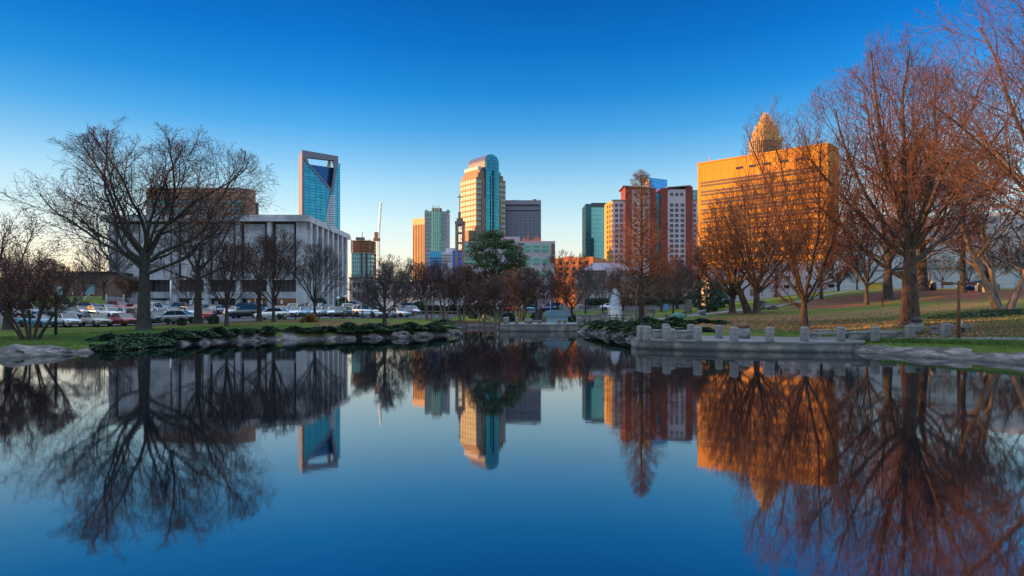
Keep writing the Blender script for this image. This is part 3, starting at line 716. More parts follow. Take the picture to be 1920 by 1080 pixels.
# --- left pair: gold ribbed slab and green-glazed tower
GY = 700.; r = bld('ribbed_slab_tower', X(784, GY), GY, 'narrow tan tower with vertical ribs at left of the green glass tower', z=3.2)
M['tan_stone'] = surf('tan_stone', (.50, .32, .17), (.56, .37, .20), .1, .7)
gw = Wall((X(774, GY), GY), (X(797, GY - 12), GY - 12))
gw = Wall((X(774, 712), 712), (X(798, 700), 700.))
mb = MB(); gw.box(mb, 0, gw.L, 1, gw.pz(774, 411), -20, 0); add(r, 'wall', mb, surf('tan_dark', (.20, .12, .07), rough=.6))
mb = MB(); gw.box(mb, 0, gw.L, gw.pz(774, 423), gw.pz(774, 411), 0.01, .6); add(r, 'cornice', mb, M['tan_stone'])
for i in range(8): mb = MB(); u = gw.L * (i + .1) / 8; gw.box(mb, u, u + .75, 1, gw.pz(774, 423) - .01, 0.01, .6); add(r, 'rib', mb, M['tan_stone'])
r = bld('green_glass_tower', X(820, GY), GY, 'stone tower with green glass centre bay and four spikes on its crown', z=3.2)
vw = Wall((X(796, GY - 20), GY - 20), (X(838, GY - 20), GY - 20)); q = GY - 20
M['pink_stone'] = surf('pink_stone', (.30, .27, .29), (.36, .32, .33), .1, .7)
M['green_glass'] = panes('green_glass', (.07, .40, .34), (.10, .48, .40), (.05, .25, .22), 0, 2.4, 3.6, .3, .6, .2)
mb = MB(); vw.box(mb, 0, vw.L, 1, Z(396, q), -20, 0); mb.prism([(X(838, q), q), (X(843.5, q + 18), q + 18), (X(838, q), q + 18)], 1, Z(396, q)); add(r, 'wall', mb, M['pink_stone'])
mb = MB(); vw.box(mb, vw.pu(808.5), vw.pu(828), 1, Z(396.2, q), .01, 1.2); add(r, 'bay_window', mb, M['green_glass'])
wins(r, vw, grid(vw.pu(797), vw.pu(808), 4, 20, Z(400, q), 20, .55, .6) + grid(vw.pu(828.5), vw.pu(837.5), 3, 20, Z(400, q), 20, .55, .6), M['cons_glass'])
for i in range(4):
    mb = MB(); px_ = 811.5 + i * 4.0; x = X(px_, q); mb.box(x - .45, x + .45, q - 2.4, q - 1.21, 1, Z(391, q)); mb.prism([(x - .45, q - 2.4), (x + .45, q - 2.4), (x + .45, q - 1.3), (x - .45, q - 1.3)], Z(391, q), Z(383, q), [(x - .05, q - 1.9), (x + .05, q - 1.9), (x + .05, q - 1.8), (x - .05, q - 1.8)]); add(r, 'spire', mb, surf('spire_pale', (.55, .6, .45), rough=.4) if i == 0 else bpy.data.materials['spire_pale'])
mb = MB(); vw.box(mb, vw.pu(809.5), vw.pu(827), Z(396, q), Z(390, q), -10, 0); add(r, 'crown_block', mb, M['brick_brown'])
for px_ in (799, 840):
    mb = MB(); x = X(px_, q); a = [(x - 1.6, q + 2), (x + 1.6, q + 2), (x + 1.6, q + 5), (x - 1.6, q + 5)]; mb.prism(a, Z(396, q) - 1, Z(394, q)); mb.prism(a, Z(394, q), Z(391, q), [(x, q + 3.4), (x + .1, q + 3.4), (x + .1, q + 3.5), (x, q + 3.5)]); add(r, 'corner_cap', mb, M['green_glass'])

# --- arched-top tower
r = bld('arched_tower', X(905, 765), 775, 'tall tower with barrel vault roof and teal glass bay ending in an arch', z=3.2)
A = (X(893, 760), 760.); aw = Wall(A, (X(948, 786), 786.)); Lf = aw.L
M['rose_stone'] = surf('rose_stone', (.17, .115, .07), (.21, .14, .085), .1, .65)
M['arch_glass'] = panes('arch_glass', (.02, .20, .24), (.04, .28, .31), (.01, .10, .13), aw.ang, 2.0, 3.9, .25, .8, .15)
M['arch_glass_dark'] = panes('arch_glass_dark', (.03, .16, .20), (.04, .20, .24), (.02, .1, .12), aw.ang, 2.0, 3.9, .25, .8, .15)
M['tower_window'] = surf('tower_window', (.30, .38, .37), rough=.35)
M['tower_window_sunlit'] = surf('tower_window_sunlit', (.36, .46, .42), rough=.5)  # lighter window copy for the sunlit left face, brightness put into the colour
dep = 32.; zz = lambda px, py: aw.pz(px, py)
steps = [(0, 1, zz(893, 331)), (.07, .93, zz(893, 322)), (.14, .86, zz(893, 315.5))]
prev = 1
for i, (a, b_, zt) in enumerate(steps):
    mb = MB(); aw.box(mb, Lf * a, Lf * b_, prev, zt, -dep + i * .6, -i * .9); add(r, 'wall', mb, M['rose_stone']); prev = zt
u0, u1 = aw.pu(909), aw.pu(935); uc = (u0 + u1) / 2; rad = (u1 - u0) / 2; zs = zz(921, 289) - rad
mb = MB(); pts = [(u0, prev), (u1, prev)] + [(uc + rad * math.cos(R(a)), zs + rad * math.sin(R(a))) for a in range(0, 181, 12)]
aw.poly(mb, pts, -dep, .0); add(r, 'barrel_roof', mb, surf('roof_steel', (.07, .07, .15), rough=.5))
mb = MB(); pts = [(u0 + .6, 1), (u1 - .6, 1)] + [(uc + (rad - .6) * math.cos(R(a)), zs + (rad - .6) * math.sin(R(a))) for a in range(0, 181, 12)]
aw.poly(mb, pts, 0.01, 1.3); add(r, 'glass_bay', mb, M['arch_glass'])
mb = MB(); r2 = rad * .62; pts = [(uc - r2, zz(921, 320)), (uc + r2, zz(921, 320))] + [(uc + r2 * math.cos(R(a)), zs + r2 * math.sin(R(a))) for a in range(0, 181, 12)]
aw.poly(mb, pts, 1.31, 1.6); add(r, 'arch_window', mb, M['arch_glass_dark'])
mb = MB(); aw.box(mb, uc + .3, uc + 3.2, 1, zz(921, 320), 1.31, 3.4); aw.box(mb, uc - 3.0, uc - .4, 1, zz(921, 330), 1.31, 2.2); add(r, 'glass_fin', mb, M['arch_glass_dark'])
mb = MB(); aw.box(mb, 7, Lf - 7, 1, zz(893, 368), .011, .9); add(r, 'lower_bay', mb, M['rose_stone'])
lw = Wall((X(866, 783), 783.), A); lw = Wall((A[0] + aw.n.x * -dep, A[1] + aw.n.y * -dep), A)
mb = MB(); lw.box(mb, 1, lw.L - 4, steps[-1][2], zz(893, 309), -10, -5.2); add(r, 'eaves_band', mb, M['white_wall'])
rl = grid(.8, lw.L - .6, 6, 30, zz(893, 333), 20, .70, .62)
wins(r, lw, rl, M['tower_window_sunlit'])
wins(r, aw, grid(.4, 7.0, 3, 30, zz(893, 334), 20, .62, .55) + grid(Lf - 9, Lf - .4, 4, 30, zz(893, 334), 20, .62, .55)[:40], M['tower_window'])
mb = MB(); aw.box(mb, -6, 4, 1, zz(893, 426), .02, 6); aw.box(mb, -14, -6.01, 1, zz(893, 434), -4, 5); add(r, 'podium', mb, M['rose_stone'])

# --- grey office slab at its right
GYY_ = 800.; r = bld('grey_office_slab', X(980, GYY_), GYY_, 'plain grey office slab with fine vertical ribs right of the arched tower', z=3.2)
w1 = Wall((X(946, GYY_), GYY_), (X(1014, GYY_), GYY_))
M['grey_slab'] = panes('grey_slab', (.10, .12, .17), (.12, .14, .19), (.26, .26, .30), 0, 1.5, 3.9, .28, .35, .35)
mb = MB(); w1.box(mb, 0, w1.L, 1, Z(376, GYY_), -25, 0); add(r, 'wall', mb, M['grey_slab'])
M['slab_stone'] = surf('slab_stone', (.24, .23, .27), rough=.7)
mb = MB(); w1.box(mb, -.3, w1.L + .3, Z(383, GYY_), Z(375.5, GYY_), -25.3, .6); w1.box(mb, w1.L - 1.2, w1.L + .3, 1, Z(383, GYY_), -25.3, .6); add(r, 'parapet', mb, M['slab_stone'])
mb = MB(); w1.box(mb, 0.5, w1.L - 1.3, Z(396, GYY_), Z(393.5, GYY_), .01, .3); w1.box(mb, 0.5, w1.L - 1.3, Z(386.5, GYY_), Z(384, GYY_), .01, .3); add(r, 'plant_band', mb, M['bronze'])
mb = MB(); w1.box(mb, w1.L - 9, w1.L - 5, Z(375.4, GYY_), Z(372.5, GYY_), -8, -4); w1.box(mb, 8, 15, Z(375.4, GYY_), Z(374, GYY_), -8, -4); add(r, 'roof_plant', mb, M['metal_dark'])
for i in range(20): mb = MB(); u = 1 + (w1.L - 3) * i / 19; w1.box(mb, u, u + .5, 3, Z(396.2, GYY_), .01, .7); add(r, 'rib', mb, M['slab_stone'])

# --- bell tower with cross
KY = 250.; r = bld('bell_tower', X(861.5, KY), KY, 'slender open brick bell tower topped by a thin cross', 'tower')
mb = MB()
for px_ in (853.5, 865.7): mb.box(X(px_, KY), X(px_ + 5, KY), KY, KY + 3, 2, Z(415, KY))
for py in (423, 437.5, 456, 471, 484): mb.box(X(858.5, KY), X(865.7, KY), KY + .2, KY + 2.8, Z(py, KY), Z(py - 2.5, KY))
add(r, 'pier', mb, surf('bell_brick', (.26, .16, .12), (.32, .20, .15), .8, .8))
M['bell_stone'] = surf('bell_stone', (.22, .15, .13), rough=.8)
mb = MB(); mb.box(X(853.5, KY) - .1, X(870.7, KY) + .1, KY - .1, KY + 3.1, Z(420, KY), Z(414.5, KY)); mb.box(X(856, KY), X(867.5, KY), KY + .3, KY + 2.6, Z(414.5, KY), Z(409, KY)); mb.box(X(858.7, KY), X(863.3, KY), KY + .8, KY + 2.1, Z(409, KY), Z(397, KY)); add(r, 'belfry', mb, M['bell_stone'])
mb = MB(); x = X(861.2, KY); mb.box(x - .1, x + .1, KY + 1.3, KY + 1.5, Z(397, KY), Z(362, KY)); mb.box(x - .9, x + .9, KY + 1.32, KY + 1.48, Z(369, KY), Z(367.5, KY)); add(r, 'cross', mb, M['metal_dark'])

# --- blue and grey low buildings
QY = 350.; r = bld('blue_panel_building', X(830, QY), QY, 'low building of bright blue panels beside a pale grey wing')
w1 = Wall((X(806, QY), QY), (X(884, QY), QY))
M['blue_panel'] = surf('blue_panel', (.02, .10, .48), (.03, .14, .55), .2, .3); M['cyan_panel'] = surf('cyan_panel', (.04, .36, .55), rough=.3)
mb = MB(); w1.box(mb, 0, w1.pu(827), 2, Z(483, QY), -12, 0); add(r, 'blue_wall', mb, M['blue_panel'])
mb = MB(); w1.box(mb, 0, w1.pu(827), Z(483, QY), Z(471, QY), -12, .3); add(r, 'cyan_wall', mb, M['cyan_panel'])
mb = MB(); w1.box(mb, w1.pu(827), w1.pu(848), 2, Z(472, QY), -14, -1); w1.box(mb, w1.pu(835), w1.pu(856), Z(472, QY), Z(464, QY), -14, -3); add(r, 'grey_wall', mb, M['white_wall'])
mb = MB(); w1.box(mb, w1.pu(848), w1.L, 2, Z(469, QY), -14, -1.5); add(r, 'right_blue_wall', mb, M['blue_panel'])
wins(r, w1, grid(w1.pu(828), w1.pu(847), 7, Z(492, QY), Z(476, QY), 3, .55, .6), M['dark_glass'], d=-.9)
wins(r, w1, grid(w1.pu(806), w1.pu(827), 3, Z(505, QY), Z(485, QY), 4, .9, .45), M['cyan_panel'], name='panel')

# --- white office with green window bands
WY = 300.; r = bld('green_window_office', X(1000, WY), WY, 'pale concrete office with green glazed bays behind the broad evergreen')
w1 = Wall((X(871, WY), WY), (X(1041, WY), WY))
M['pale_pink'] = surf('pale_pink', (.40, .35, .36), (.45, .39, .40), .2, .75)
M['green_bay'] = surf('green_bay', (.06, .30, .22), rough=.2, metal=.3); M['green_pale'] = surf('green_pale', (.22, .48, .36), rough=.4)
mb = MB(); w1.box(mb, 0, w1.L, 2, Z(452, WY), -20, 0); w1.box(mb, w1.pu(938), w1.pu(975), Z(452, WY), Z(443, WY), -19, -2); add(r, 'wall', mb, M['pale_pink'])
for a, b_ in ((872, 879), (884, 891), (984, 995), (1000.5, 1012), (1017, 1028.5)):
    for y0, y1 in ((458.5, 472), (483, 496), (507, 519)):
        mb = MB(); w1.box(mb, w1.pu(a), w1.pu(b_), Z(y1, WY), Z(y0, WY), .01, .2); o = add(r, 'bay', mb, M['green_pale'])
        for k in (0, 1):
            m2 = MB(); h_ = (y1 - y0) / 2; w1.box(m2, w1.pu(a) + .12, w1.pu(b_) - .12, Z(y0 + h_ * k + h_ * .85, WY), Z(y0 + h_ * k + h_ * .3, WY), .21, .3); add(r, 'window', m2, M['green_bay'], parent=o)
for i in range(7): mb = MB(); py = 456 + i * 8; w1.box(mb, w1.pu(973), w1.pu(982.5), Z(py + 3.6, WY), Z(py, WY), .01, .2); add(r, 'stair_window', mb, M['dark_glass'])
for y0, y1 in ((457, 476), (480, 492)): mb = MB(); w1.box(mb, w1.pu(1034), w1.pu(1040), Z(y1, WY), Z(y0, WY), .01, .2); add(r, 'corner_window', mb, M['dark_glass'])
for a in (948, 956, 964): mb = MB(); w1.box(mb, w1.pu(a), w1.pu(a + 5), Z(520, WY), Z(460, WY), .01, .2); add(r, 'window', mb, M['cons_glass'])
r = bld('tent_roof_hall', X(995, 420), 420, 'small hall with red pyramid roofs showing above the green windowed office')
for a, b_, tp in ((978, 986, 443), (986, 993, 437), (992, 1015, 441)):
    x0, x1 = X(a, 420), X(b_, 420); mb = MB(); pl = [(x0, 420), (x1, 420), (x1, 428), (x0, 428)]; mb.prism(pl, 2, Z(452, 420)); c_ = ((x0 * .35 + x1 * .65), 424)
    mb.prism(pl, Z(452, 420), Z(tp, 420), [(c_[0] + i, c_[1] + j) for i, j in ((-.1, -.1), (.1, -.1), (.1, .1), (-.1, .1))]); add(r, 'roof', mb, M['brick_red'])

# --- dark and teal glass block
TY = 520.; r = bld('teal_glass_block', X(1118, TY), TY, 'smooth teal glass block with darker left half beside the apartment tower', z=3.2)
w1 = Wall((X(1108, TY), TY), (X(1145, TY), TY)); 
M['teal_glass'] = panes('teal_glass', (.30, .70, .56), (.34, .76, .60), (.16, .45, .38), 0, 1.8, 3.4, .22, .0, .3)
M['dark_teal'] = panes('dark_teal', (.03, .12, .14), (.04, .15, .17), (.02, .07, .08), 0, 1.8, 3.4, .22, .7, .2)
mb = MB(); w1.box(mb, 0, w1.L, 1, Z(389, TY), -20, 0); add(r, 'glass_wall', mb, M['teal_glass'])
mb = MB(); w1.box(mb, .4, w1.L, Z(389, TY), Z(380, TY), -20, -.6); add(r, 'roof_storey', mb, M['dark_glass'])
mb = MB(); mb.prism([(X(1098, TY - 2), TY - 2), (X(1107.8, TY - 2), TY - 2), (X(1107.8, TY - 2), TY + 18), (X(1091.5, TY + 22), TY + 22)], 1, Z(383, TY)); w1.box(mb, 0, 2.0, 1, Z(447, TY), .01, 2); add(r, 'dark_wing', mb, M['dark_teal'])

# --- red and white apartment tower
RY = 420.; r = bld('apartment_tower', X(1228, RY), RY, 'red brick and white apartment tower with winged roof edges', z=3.2)
zR = lambda py: Z(py, RY)
M['apt_red'] = surf('apt_red', (.17, .035, .03), (.22, .05, .04), .3, .8); M['apt_white'] = surf('apt_white', (.44, .42, .46), (.49, .47, .50), .2, .8)
M['apt_slot'] = panes('apt_slot', (.03, .28, .42), (.05, .36, .50), (.02, .14, .2), 0, 1.2, 3.1, .3, .7, .15)
w1 = Wall((X(1149, RY), RY), (X(1308, RY), RY)); pu = w1.pu
mb = MB(); w1.box(mb, 0, pu(1172), 1, zR(376), -16, 0); w1.box(mb, pu(1298), w1.L, 1, zR(376), -16, 0)
w1.box(mb, pu(1184), pu(1218), 1, zR(355), -15, .8); w1.box(mb, pu(1251), pu(1285), 1, zR(355), -15, .8); add(r, 'white_wall', mb, M['apt_white'])
mb = MB()
for a, b_, t in ((1172, 1184, 350), (1218, 1229, 353), (1238, 1251, 353), (1285, 1298, 350)): w1.box(mb, pu(a), pu(b_) - .01, 1, zR(t), -16.2, 1.2)
add(r, 'brick_wall', mb, M['apt_red'])
mb = MB(); w1.box(mb, pu(1229), pu(1238), 1, zR(362), -14, -.8); add(r, 'glass_slot', mb, M['apt_slot'])
mb = MB()
for a, b_, ta, tb in ((1167, 1220, 348.5, 353), (1249, 1294, 351.5, 348)): w1.ppoly(mb, [(a, ta), (b_, tb), (b_, tb + 1.6), (a, ta + 1.6)], -17, 2.2)
add(r, 'roof', mb, M['slab_stone'])
mb = MB(); w1.box(mb, -.5, pu(1172) - .02, zR(376), zR(374.5), -16.5, .6); w1.box(mb, pu(1298) + .02, w1.L + .5, zR(376), zR(374.5), -16.5, .6); add(r, 'parapet', mb, M['slab_stone'])
l2 = Wall((X(1136.5, RY + 9), RY + 9), (X(1149, RY), RY))
M['apt_sunlit'] = surf('apt_sunlit', (.42, .25, .05), rough=.8)  # yellow sunlight on the left face is put into the wall colour
mb = MB(); mb.prism([(l2.A.x, l2.A.y), (l2.B.x, l2.B.y), (l2.B.x, l2.B.y + 12), (l2.A.x, l2.A.y + 8)], 1, zR(377)); add(r, 'side_wing', mb, M['apt_sunlit'])
rows = [(zR(382 + 9.58 * i + 6.2), zR(382 + 9.58 * i)) for i in range(12)]
fr = []
for z0, z1 in rows:
    for a in (1153, 1162): fr.append((pu(a), pu(a + 6), z0, z1))
wins(r, w1, fr, M['apt_window'])
fr = []
for z0, z1 in rows:
    for a in (1188, 1198.5, 1208.5, 1255.5, 1265, 1275.5): fr.append((pu(a), pu(a + 6.6), z0, z1))
for a in (1188, 1198.5, 1208.5, 1256, 1265.5, 1274.5): fr.append((pu(a), pu(a + 6.0), zR(368), zR(362)))
wins(r, w1, fr, M['apt_window'], d=.86, cap=78)
wins(r, w1, [(pu(1300), pu(1304.5), z0, z1) for z0, z1 in rows], M['apt_window'])
wins(r, l2, [(1.2 + k * 3.2, 3.0 + k * 3.2, z0, z1) for z0, z1 in rows for k in range(3)], M['bronze'], cap=36)

# --- blue glass tower behind the apartments
r = bld('blue_glass_tower', X(1230, 650), 655, 'blue glass tower peeking above the red apartment tower, its left edge in sun', z=3.2)
M['blue_glass'] = panes('blue_glass', (.04, .20, .42), (.05, .25, .48), (.03, .13, .28), .15, 3.0, 4.0, .2, .85, .12)
w1 = Wall((X(1217, 640), 640), (X(1251, 662), 662)); mb = MB(); w1.ppoly(mb, [(1217, 333), (1251, 337), (1251, 580), (1217, 580)], -18, 0); add(r, 'glass_wall', mb, M['blue_glass'])
mb = MB(); l3 = Wall((w1.A.x - w1.n.x * 17 - 3, w1.A.y - w1.n.y * 17), w1.A[:]); l3.ppoly(mb, [(1209, 340), (1217, 333), (1217, 580), (1209, 580)], -1, .2); add(r, 'side_wall', mb, M['tan_stone'])  # tan colour stands in for sunlight on the tower's left side
r = bld('pale_teal_block', X(1303, 560), 560, 'pale teal block showing in the gap left of the long gold building', z=3.2)
w1 = Wall((X(1294, 560), 560), (X(1318, 560), 560)); mb = MB(); w1.box(mb, 0, w1.L, 1, Z(356, 560), -15, 0); add(r, 'wall', mb, M['cons_glass'])

# --- big gold building
A, B = (X(1308, 342), 342.), (X(1552, 300), 300.)
r = bld('gold_office_slab', 116, 325, 'huge sunlit gold office slab with long horizontal window strips', z=3.2)
ow = Wall(A, B); zt = Z(308, 342)
M['gold_joint'] = surf('gold_joint', (.34, .18, .02), rough=.8)
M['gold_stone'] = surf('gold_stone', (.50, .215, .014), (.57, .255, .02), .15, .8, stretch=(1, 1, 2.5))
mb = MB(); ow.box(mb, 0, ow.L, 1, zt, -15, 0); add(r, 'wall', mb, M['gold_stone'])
mb = MB(); ow.box(mb, -.2, ow.L + .2, zt, zt + .6, -15.2, .3); ow.box(mb, 4, 4.3, zt, zt + 4, -5, -4.7); add(r, 'parapet', mb, M['gold_stone'])
M['strip_win'] = surf('strip_win', (.03, .022, .022), (.11, .075, .05), 1.6, .3, stretch=(1, 1, .05))
for i in range(13):
    zr = zt - 9.2 - i * 4.55
    for k in (0, 1):
        mb = MB(); ow.box(mb, 1.6, ow.L - 2.2, zr - k * 1.55 - 1.0, zr - k * 1.55, .0, .12); add(r, 'window_strip', mb, M['strip_win'])
mb = MB()
for i in range(1, 15): ow.box(mb, ow.L * i / 15 - .09, ow.L * i / 15 + .09, 3, zt - .1, 0, .03)
add(r, 'panel_joint', mb, M['gold_joint'], kind='stuff')
mb = MB(); ow.box(mb, 12, 22, zt + .6, zt + 2.2, -13, -8); ow.box(mb, 38, 46, zt + .6, zt + 1.8, -13, -9); add(r, 'roof_plant', mb, M['metal_grey'])
for a, b_ in ((20, 23.5), (26.5, 30), (33, 37), (41, 45), (48, 52)): mb = MB(); ow.box(mb, a, b_, zt - 5.4, zt - 4.3, 0, .15); add(r, 'vent', mb, M['dark_glass'])

# --- crowned tower behind it
HY = 897.; r = bld('crowned_tower', X(1446, HY), HY, 'tallest tower with stepped crown of pale rods above the gold slab', z=3.2)
cx = X(1446, HY); M['crown_stone'] = surf('crown_stone', (.30, .18, .07), (.38, .24, .10), .1, .6); M['crown_rod'] = surf('crown_rod', (.72, .46, .16), rough=.5)
def octo(x, y, rr_, c_=.55): return [(x + rr_ * a, y + rr_ * b_) for a, b_ in ((-c_, -1), (c_, -1), (1, -c_), (1, c_), (c_, 1), (-c_, 1), (-1, c_), (-1, -c_))]
lv = [(290, 257, 28.5), (257, 243, 23.5), (243, 233, 18.5), (233, 224, 13), (224, 216, 9), (216, 209, 5.5)]
mb = MB(); mb.prism(octo(cx, HY + 20, 18.5), 1, Z(262, HY)); add(r, 'wall', mb, M['crown_stone'])
for i, (a, b_, hw) in enumerate(lv):
    rr_ = hw / F * HY * .92; z0, z1 = (Z(263, HY) if i == 0 else Z(a, HY)), Z(b_, HY)
    mb = MB(); mb.prism(octo(cx, HY + 20, rr_), z0 - .1, z1); o = add(r, 'crown_tier', mb, M['crown_stone'])
    mb = MB()
    pl = octo(cx, HY + 20, rr_ + .25)
    for e in range(8):
        p, q = Vector(pl[e]), Vector(pl[(e + 1) % 8]); n = max(2, int((q - p).length / 1.7))
        for k in range(n):
            s_ = p + (q - p) * (k + .5) / n; mb.box(s_.x - .35, s_.x + .35, s_.y - .35, s_.y + .35, z0, z1 + (3.0 if i else 1.5) * (1 + .5 * math.sin(k * 9.1)))
    add(r, 'rods', mb, M['crown_rod'], kind='stuff', parent=o)
cwl = Wall((cx - 21.5 * .55, HY - 1.5), (cx + 21.5 * .55, HY - 1.5)); cwl2 = Wall((cx - 21.5, HY + 20 - 11.8), (cx - 11.8, HY - 1.5))
wins(r, cwl, grid(0, cwl.L, 6, Z(300, HY), Z(262, HY), 7, .5, .7), M['dark_glass'], dep=.3, d=.3); wins(r, cwl2, grid(0, cwl2.L, 5, Z(300, HY), Z(262, HY), 7, .5, .7), M['dark_glass'], dep=.3, d=.3)

# --- hall with hipped roof and arched window, centre right
r = bld('hip_roof_hall', X(1128, 172), 175, 'pinkish hall with low hipped roof and one tall arched window behind the fountain')
HY_ = 172.; w1 = Wall((X(1090, HY_), HY_), (X(1200, HY_), HY_)); M['pink_wall'] = surf('pink_wall', (.42, .34, .36), (.48, .40, .41), .4, .8)
mb = MB(); w1.box(mb, 0, w1.L, 2, Z(508, HY_), -14, 0); w1.box(mb, w1.pu(1135), w1.pu(1160), 2, Z(503, HY_), .01, 1.2); add(r, 'wall', mb, M['pink_wall'])
x0, x1, xa = X(1085, HY_), X(1205, HY_), X(1121, HY_); pl = [(x0, HY_ - 1), (x1, HY_ - 1), (x1, HY_ + 15), (x0, HY_ + 15)]
mb = MB(); mb.prism(pl, Z(508, HY_), Z(507, HY_)); mb.prism(pl, Z(507, HY_), Z(490, HY_), [(xa - .5, HY_ + 6), (xa + 5, HY_ + 6), (xa + 5, HY_ + 8), (xa - .5, HY_ + 8)]); add(r, 'roof', mb, surf('roof_lilac', (.20, .17, .22), (.25, .21, .26), .5, .6))
mb = MB(); c_ = w1.pu(1146.5); r3 = w1.pu(1151) - c_; w1.poly(mb, [(c_ - r3, Z(541, HY_)), (c_ + r3, Z(541, HY_))] + [(c_ + r3 * math.cos(R(a)), Z(515, HY_) + r3 * math.sin(R(a))) for a in range(0, 181, 20)], 1.21, 1.35); add(r, 'arched_window', mb, M['brick_brown'])
r = bld('brick_flats', X(1070, 215), 215, 'orange brick block left of the hipped roof hall'); w1 = Wall((X(1040, 212), 212), (X(1112, 206), 206))
mb = MB(); w1.box(mb, 0, w1.L, 2, Z(484, 212), -12, 0); w1.box(mb, 2, 4.4, Z(484, 212), Z(480, 212), -6, -3); add(r, 'wall', mb, surf('brick_orange', (.36, .12, .05), (.42, .16, .07), .5, .8))
wins(r, w1, grid(1, w1.L - 1, 5, Z(520, 212), Z(489, 212), 3, .4, .5), M['dark_glass'])

# --- white civic building on the right, behind the hill
VY = 128.; r = bld('white_civic_building', X(1750, VY), VY, 'long pale panelled civic building behind the hill crest at right')
w1 = Wall((X(1566, 140), 140), (X(1990, 118), 118))
M['panel_white'] = panes('panel_white', (.50, .49, .50), (.53, .52, .53), (.34, .33, .34), w1.ang, 2.6, 1.5, .03, 0, .7, mr=.8)
mb = MB(); w1.box(mb, 0, w1.L, 2, w1.pz(1600, 440), -16, 0); w1.box(mb, w1.pu(1640), w1.L, w1.pz(1600, 440), w1.pz(1700, 408), -14, -3); add(r, 'wall', mb, M['panel_white'])
mb = MB(); w1.box(mb, w1.pu(1897), w1.pu(1960), w1.pz(1900, 502), w1.pz(1900, 475), .01, .3); add(r, 'teal_window', mb, surf('teal_window', (.03, .42, .50), rough=.2))
mb = MB(); w1.box(mb, w1.pu(1905), w1.pu(1960), w1.pz(1900, 548), w1.pz(1900, 512), .01, .2); add(r, 'entrance', mb, M['sky_glass'])
wins(r, w1, [(w1.pu(a), w1.pu(a + 9.5), w1.pz(a, 517), w1.pz(a, 511)) for a in (1568, 1581)] + [(w1.pu(1626), w1.pu(1635), w1.pz(1626, 544), w1.pz(1626, 536)), (w1.pu(1683), w1.pu(1697), w1.pz(1690, 515), w1.pz(1690, 508))], M['dark_glass'])
mb = MB(); w1.box(mb, w1.pu(1600), w1.L, w1.pz(1700, 455), w1.pz(1700, 452), 0.01, .25); w1.box(mb, w1.pu(1600), w1.L, w1.pz(1700, 505), w1.pz(1700, 503.5), 0.01, .2); add(r, 'string_course', mb, M['precast_dark'])
r = bld('sunlit_kiosk', X(1645, 119), 119, 'small box kiosk with sunlight in its orange colour at the hill crest', 'kiosk')
x0, x1 = X(1636, 119), X(1653, 119); mb = MB(); mb.box(x0, x1, 118, 120.5, 3, Z(531, 119)); add(r, 'wall', mb, surf('kiosk_sunlit', (.75, .42, .05), rough=.6))  # orange sunlit patch is put into the kiosk colour
mb = MB(); mb.box(x0 - .15, x1 + .15, 117.85, 120.7, Z(531, 119), Z(529.5, 119)); add(r, 'roof', mb, M['tan_pole'])
r = bld('pink_office_wing', X(1520, 168), 168, 'pinkish office wing with small dark windows behind the leaning trees')
w1 = Wall((X(1430, 172), 172), (X(1600, 160), 160)); mb = MB(); w1.box(mb, 0, w1.L, 2, w1.pz(1500, 492), -12, 0); add(r, 'wall', mb, M['pink_wall'])
wins(r, w1, grid(2, w1.L - 1, 7, w1.pz(1500, 545), w1.pz(1500, 496), 3, .5, .4), M['dark_glass'])
# far low blocks that close the horizon
for i, (a, b_, t, Y_, lb) in enumerate([(655, 700, 522, 300, 'low cream block at the foot of the unfinished tower'), (690, 780, 530, 260, 'long white low building behind the round dark tree'),
                             (-150, 60, 538, 260, 'low pale block on the skyline at far left'), (1000, 1100, 538, 240, 'low grey block behind the twin shell sculpture'), (1200, 1330, 520, 240, 'grey low block behind the conical rust tree'), (1330, 1450, 505, 230, 'tan low block at the foot of the gold slab'), (780, 900, 528, 240, 'long low pale block behind the row of crape trees')]):
    r = bld('low_building', X((a + b_) / 2, Y_), Y_, lb); w1 = Wall((X(a, Y_), Y_), (X(b_, Y_), Y_)); mb = MB(); w1.box(mb, 0, w1.L, 1, Z(t, Y_), -15, 0); add(r, 'wall', mb, [M['pale_pink'], M['white_wall'], M['precast_dark'], M['slab_stone'], M['concrete_dark'], M['pale_pink'], M['white_wall']][i])
    mb = MB(); w1.box(mb, -.3, w1.L + .3, Z(t, Y_), Z(t, Y_) + .5, -15.3, .3); add(r, 'roof', mb, M['metal_dark']); wins(r, w1, grid(1, w1.L - 1, max(4, int(w1.L / 4)), Z(562, Y_), Z(t + 3, Y_), 2, .5, .5), M['dark_glass'])
# unseen blocks added off to the left to shade the pond
def shade_block(x, y, sx, sy, h, rz, lab, mat):
    r = empty('shadow_block', (x, y, 2), rz, lab, 'building', 'added shadow blocks west of the park'); mb = MB(); mb.box(-sx / 2, sx / 2, -sy / 2, sy / 2, -2, h); mb.build('wall', mat, r)
    mb = MB(); mb.box(-sx / 2 - .3, sx / 2 + .3, -sy / 2 - .3, sy / 2 + .3, h, h + .8); mb.build('roof', M['slab_stone'], r)
    wl = Wall((sx / 2, -sy / 2 + 1), (sx / 2, sy / 2 - 1)); mb = MB(); w0_ = MB(); w0_.box(-.05, .1, -1, 1, -.8, .8); wm = None; cnt = 0
    for k in range(int(h / 3.6)):
        for j in range(int(sy / 9)):
            if cnt >= 90: break
            if wm is None: o = w0_.build('window', M['dark_glass'], r); wm = o
            else: o = copy_obj(wm, r)
            o.location = (sx / 2, -sy / 2 + 4 + j * 9, h - 2.5 - k * 3.6); cnt += 1
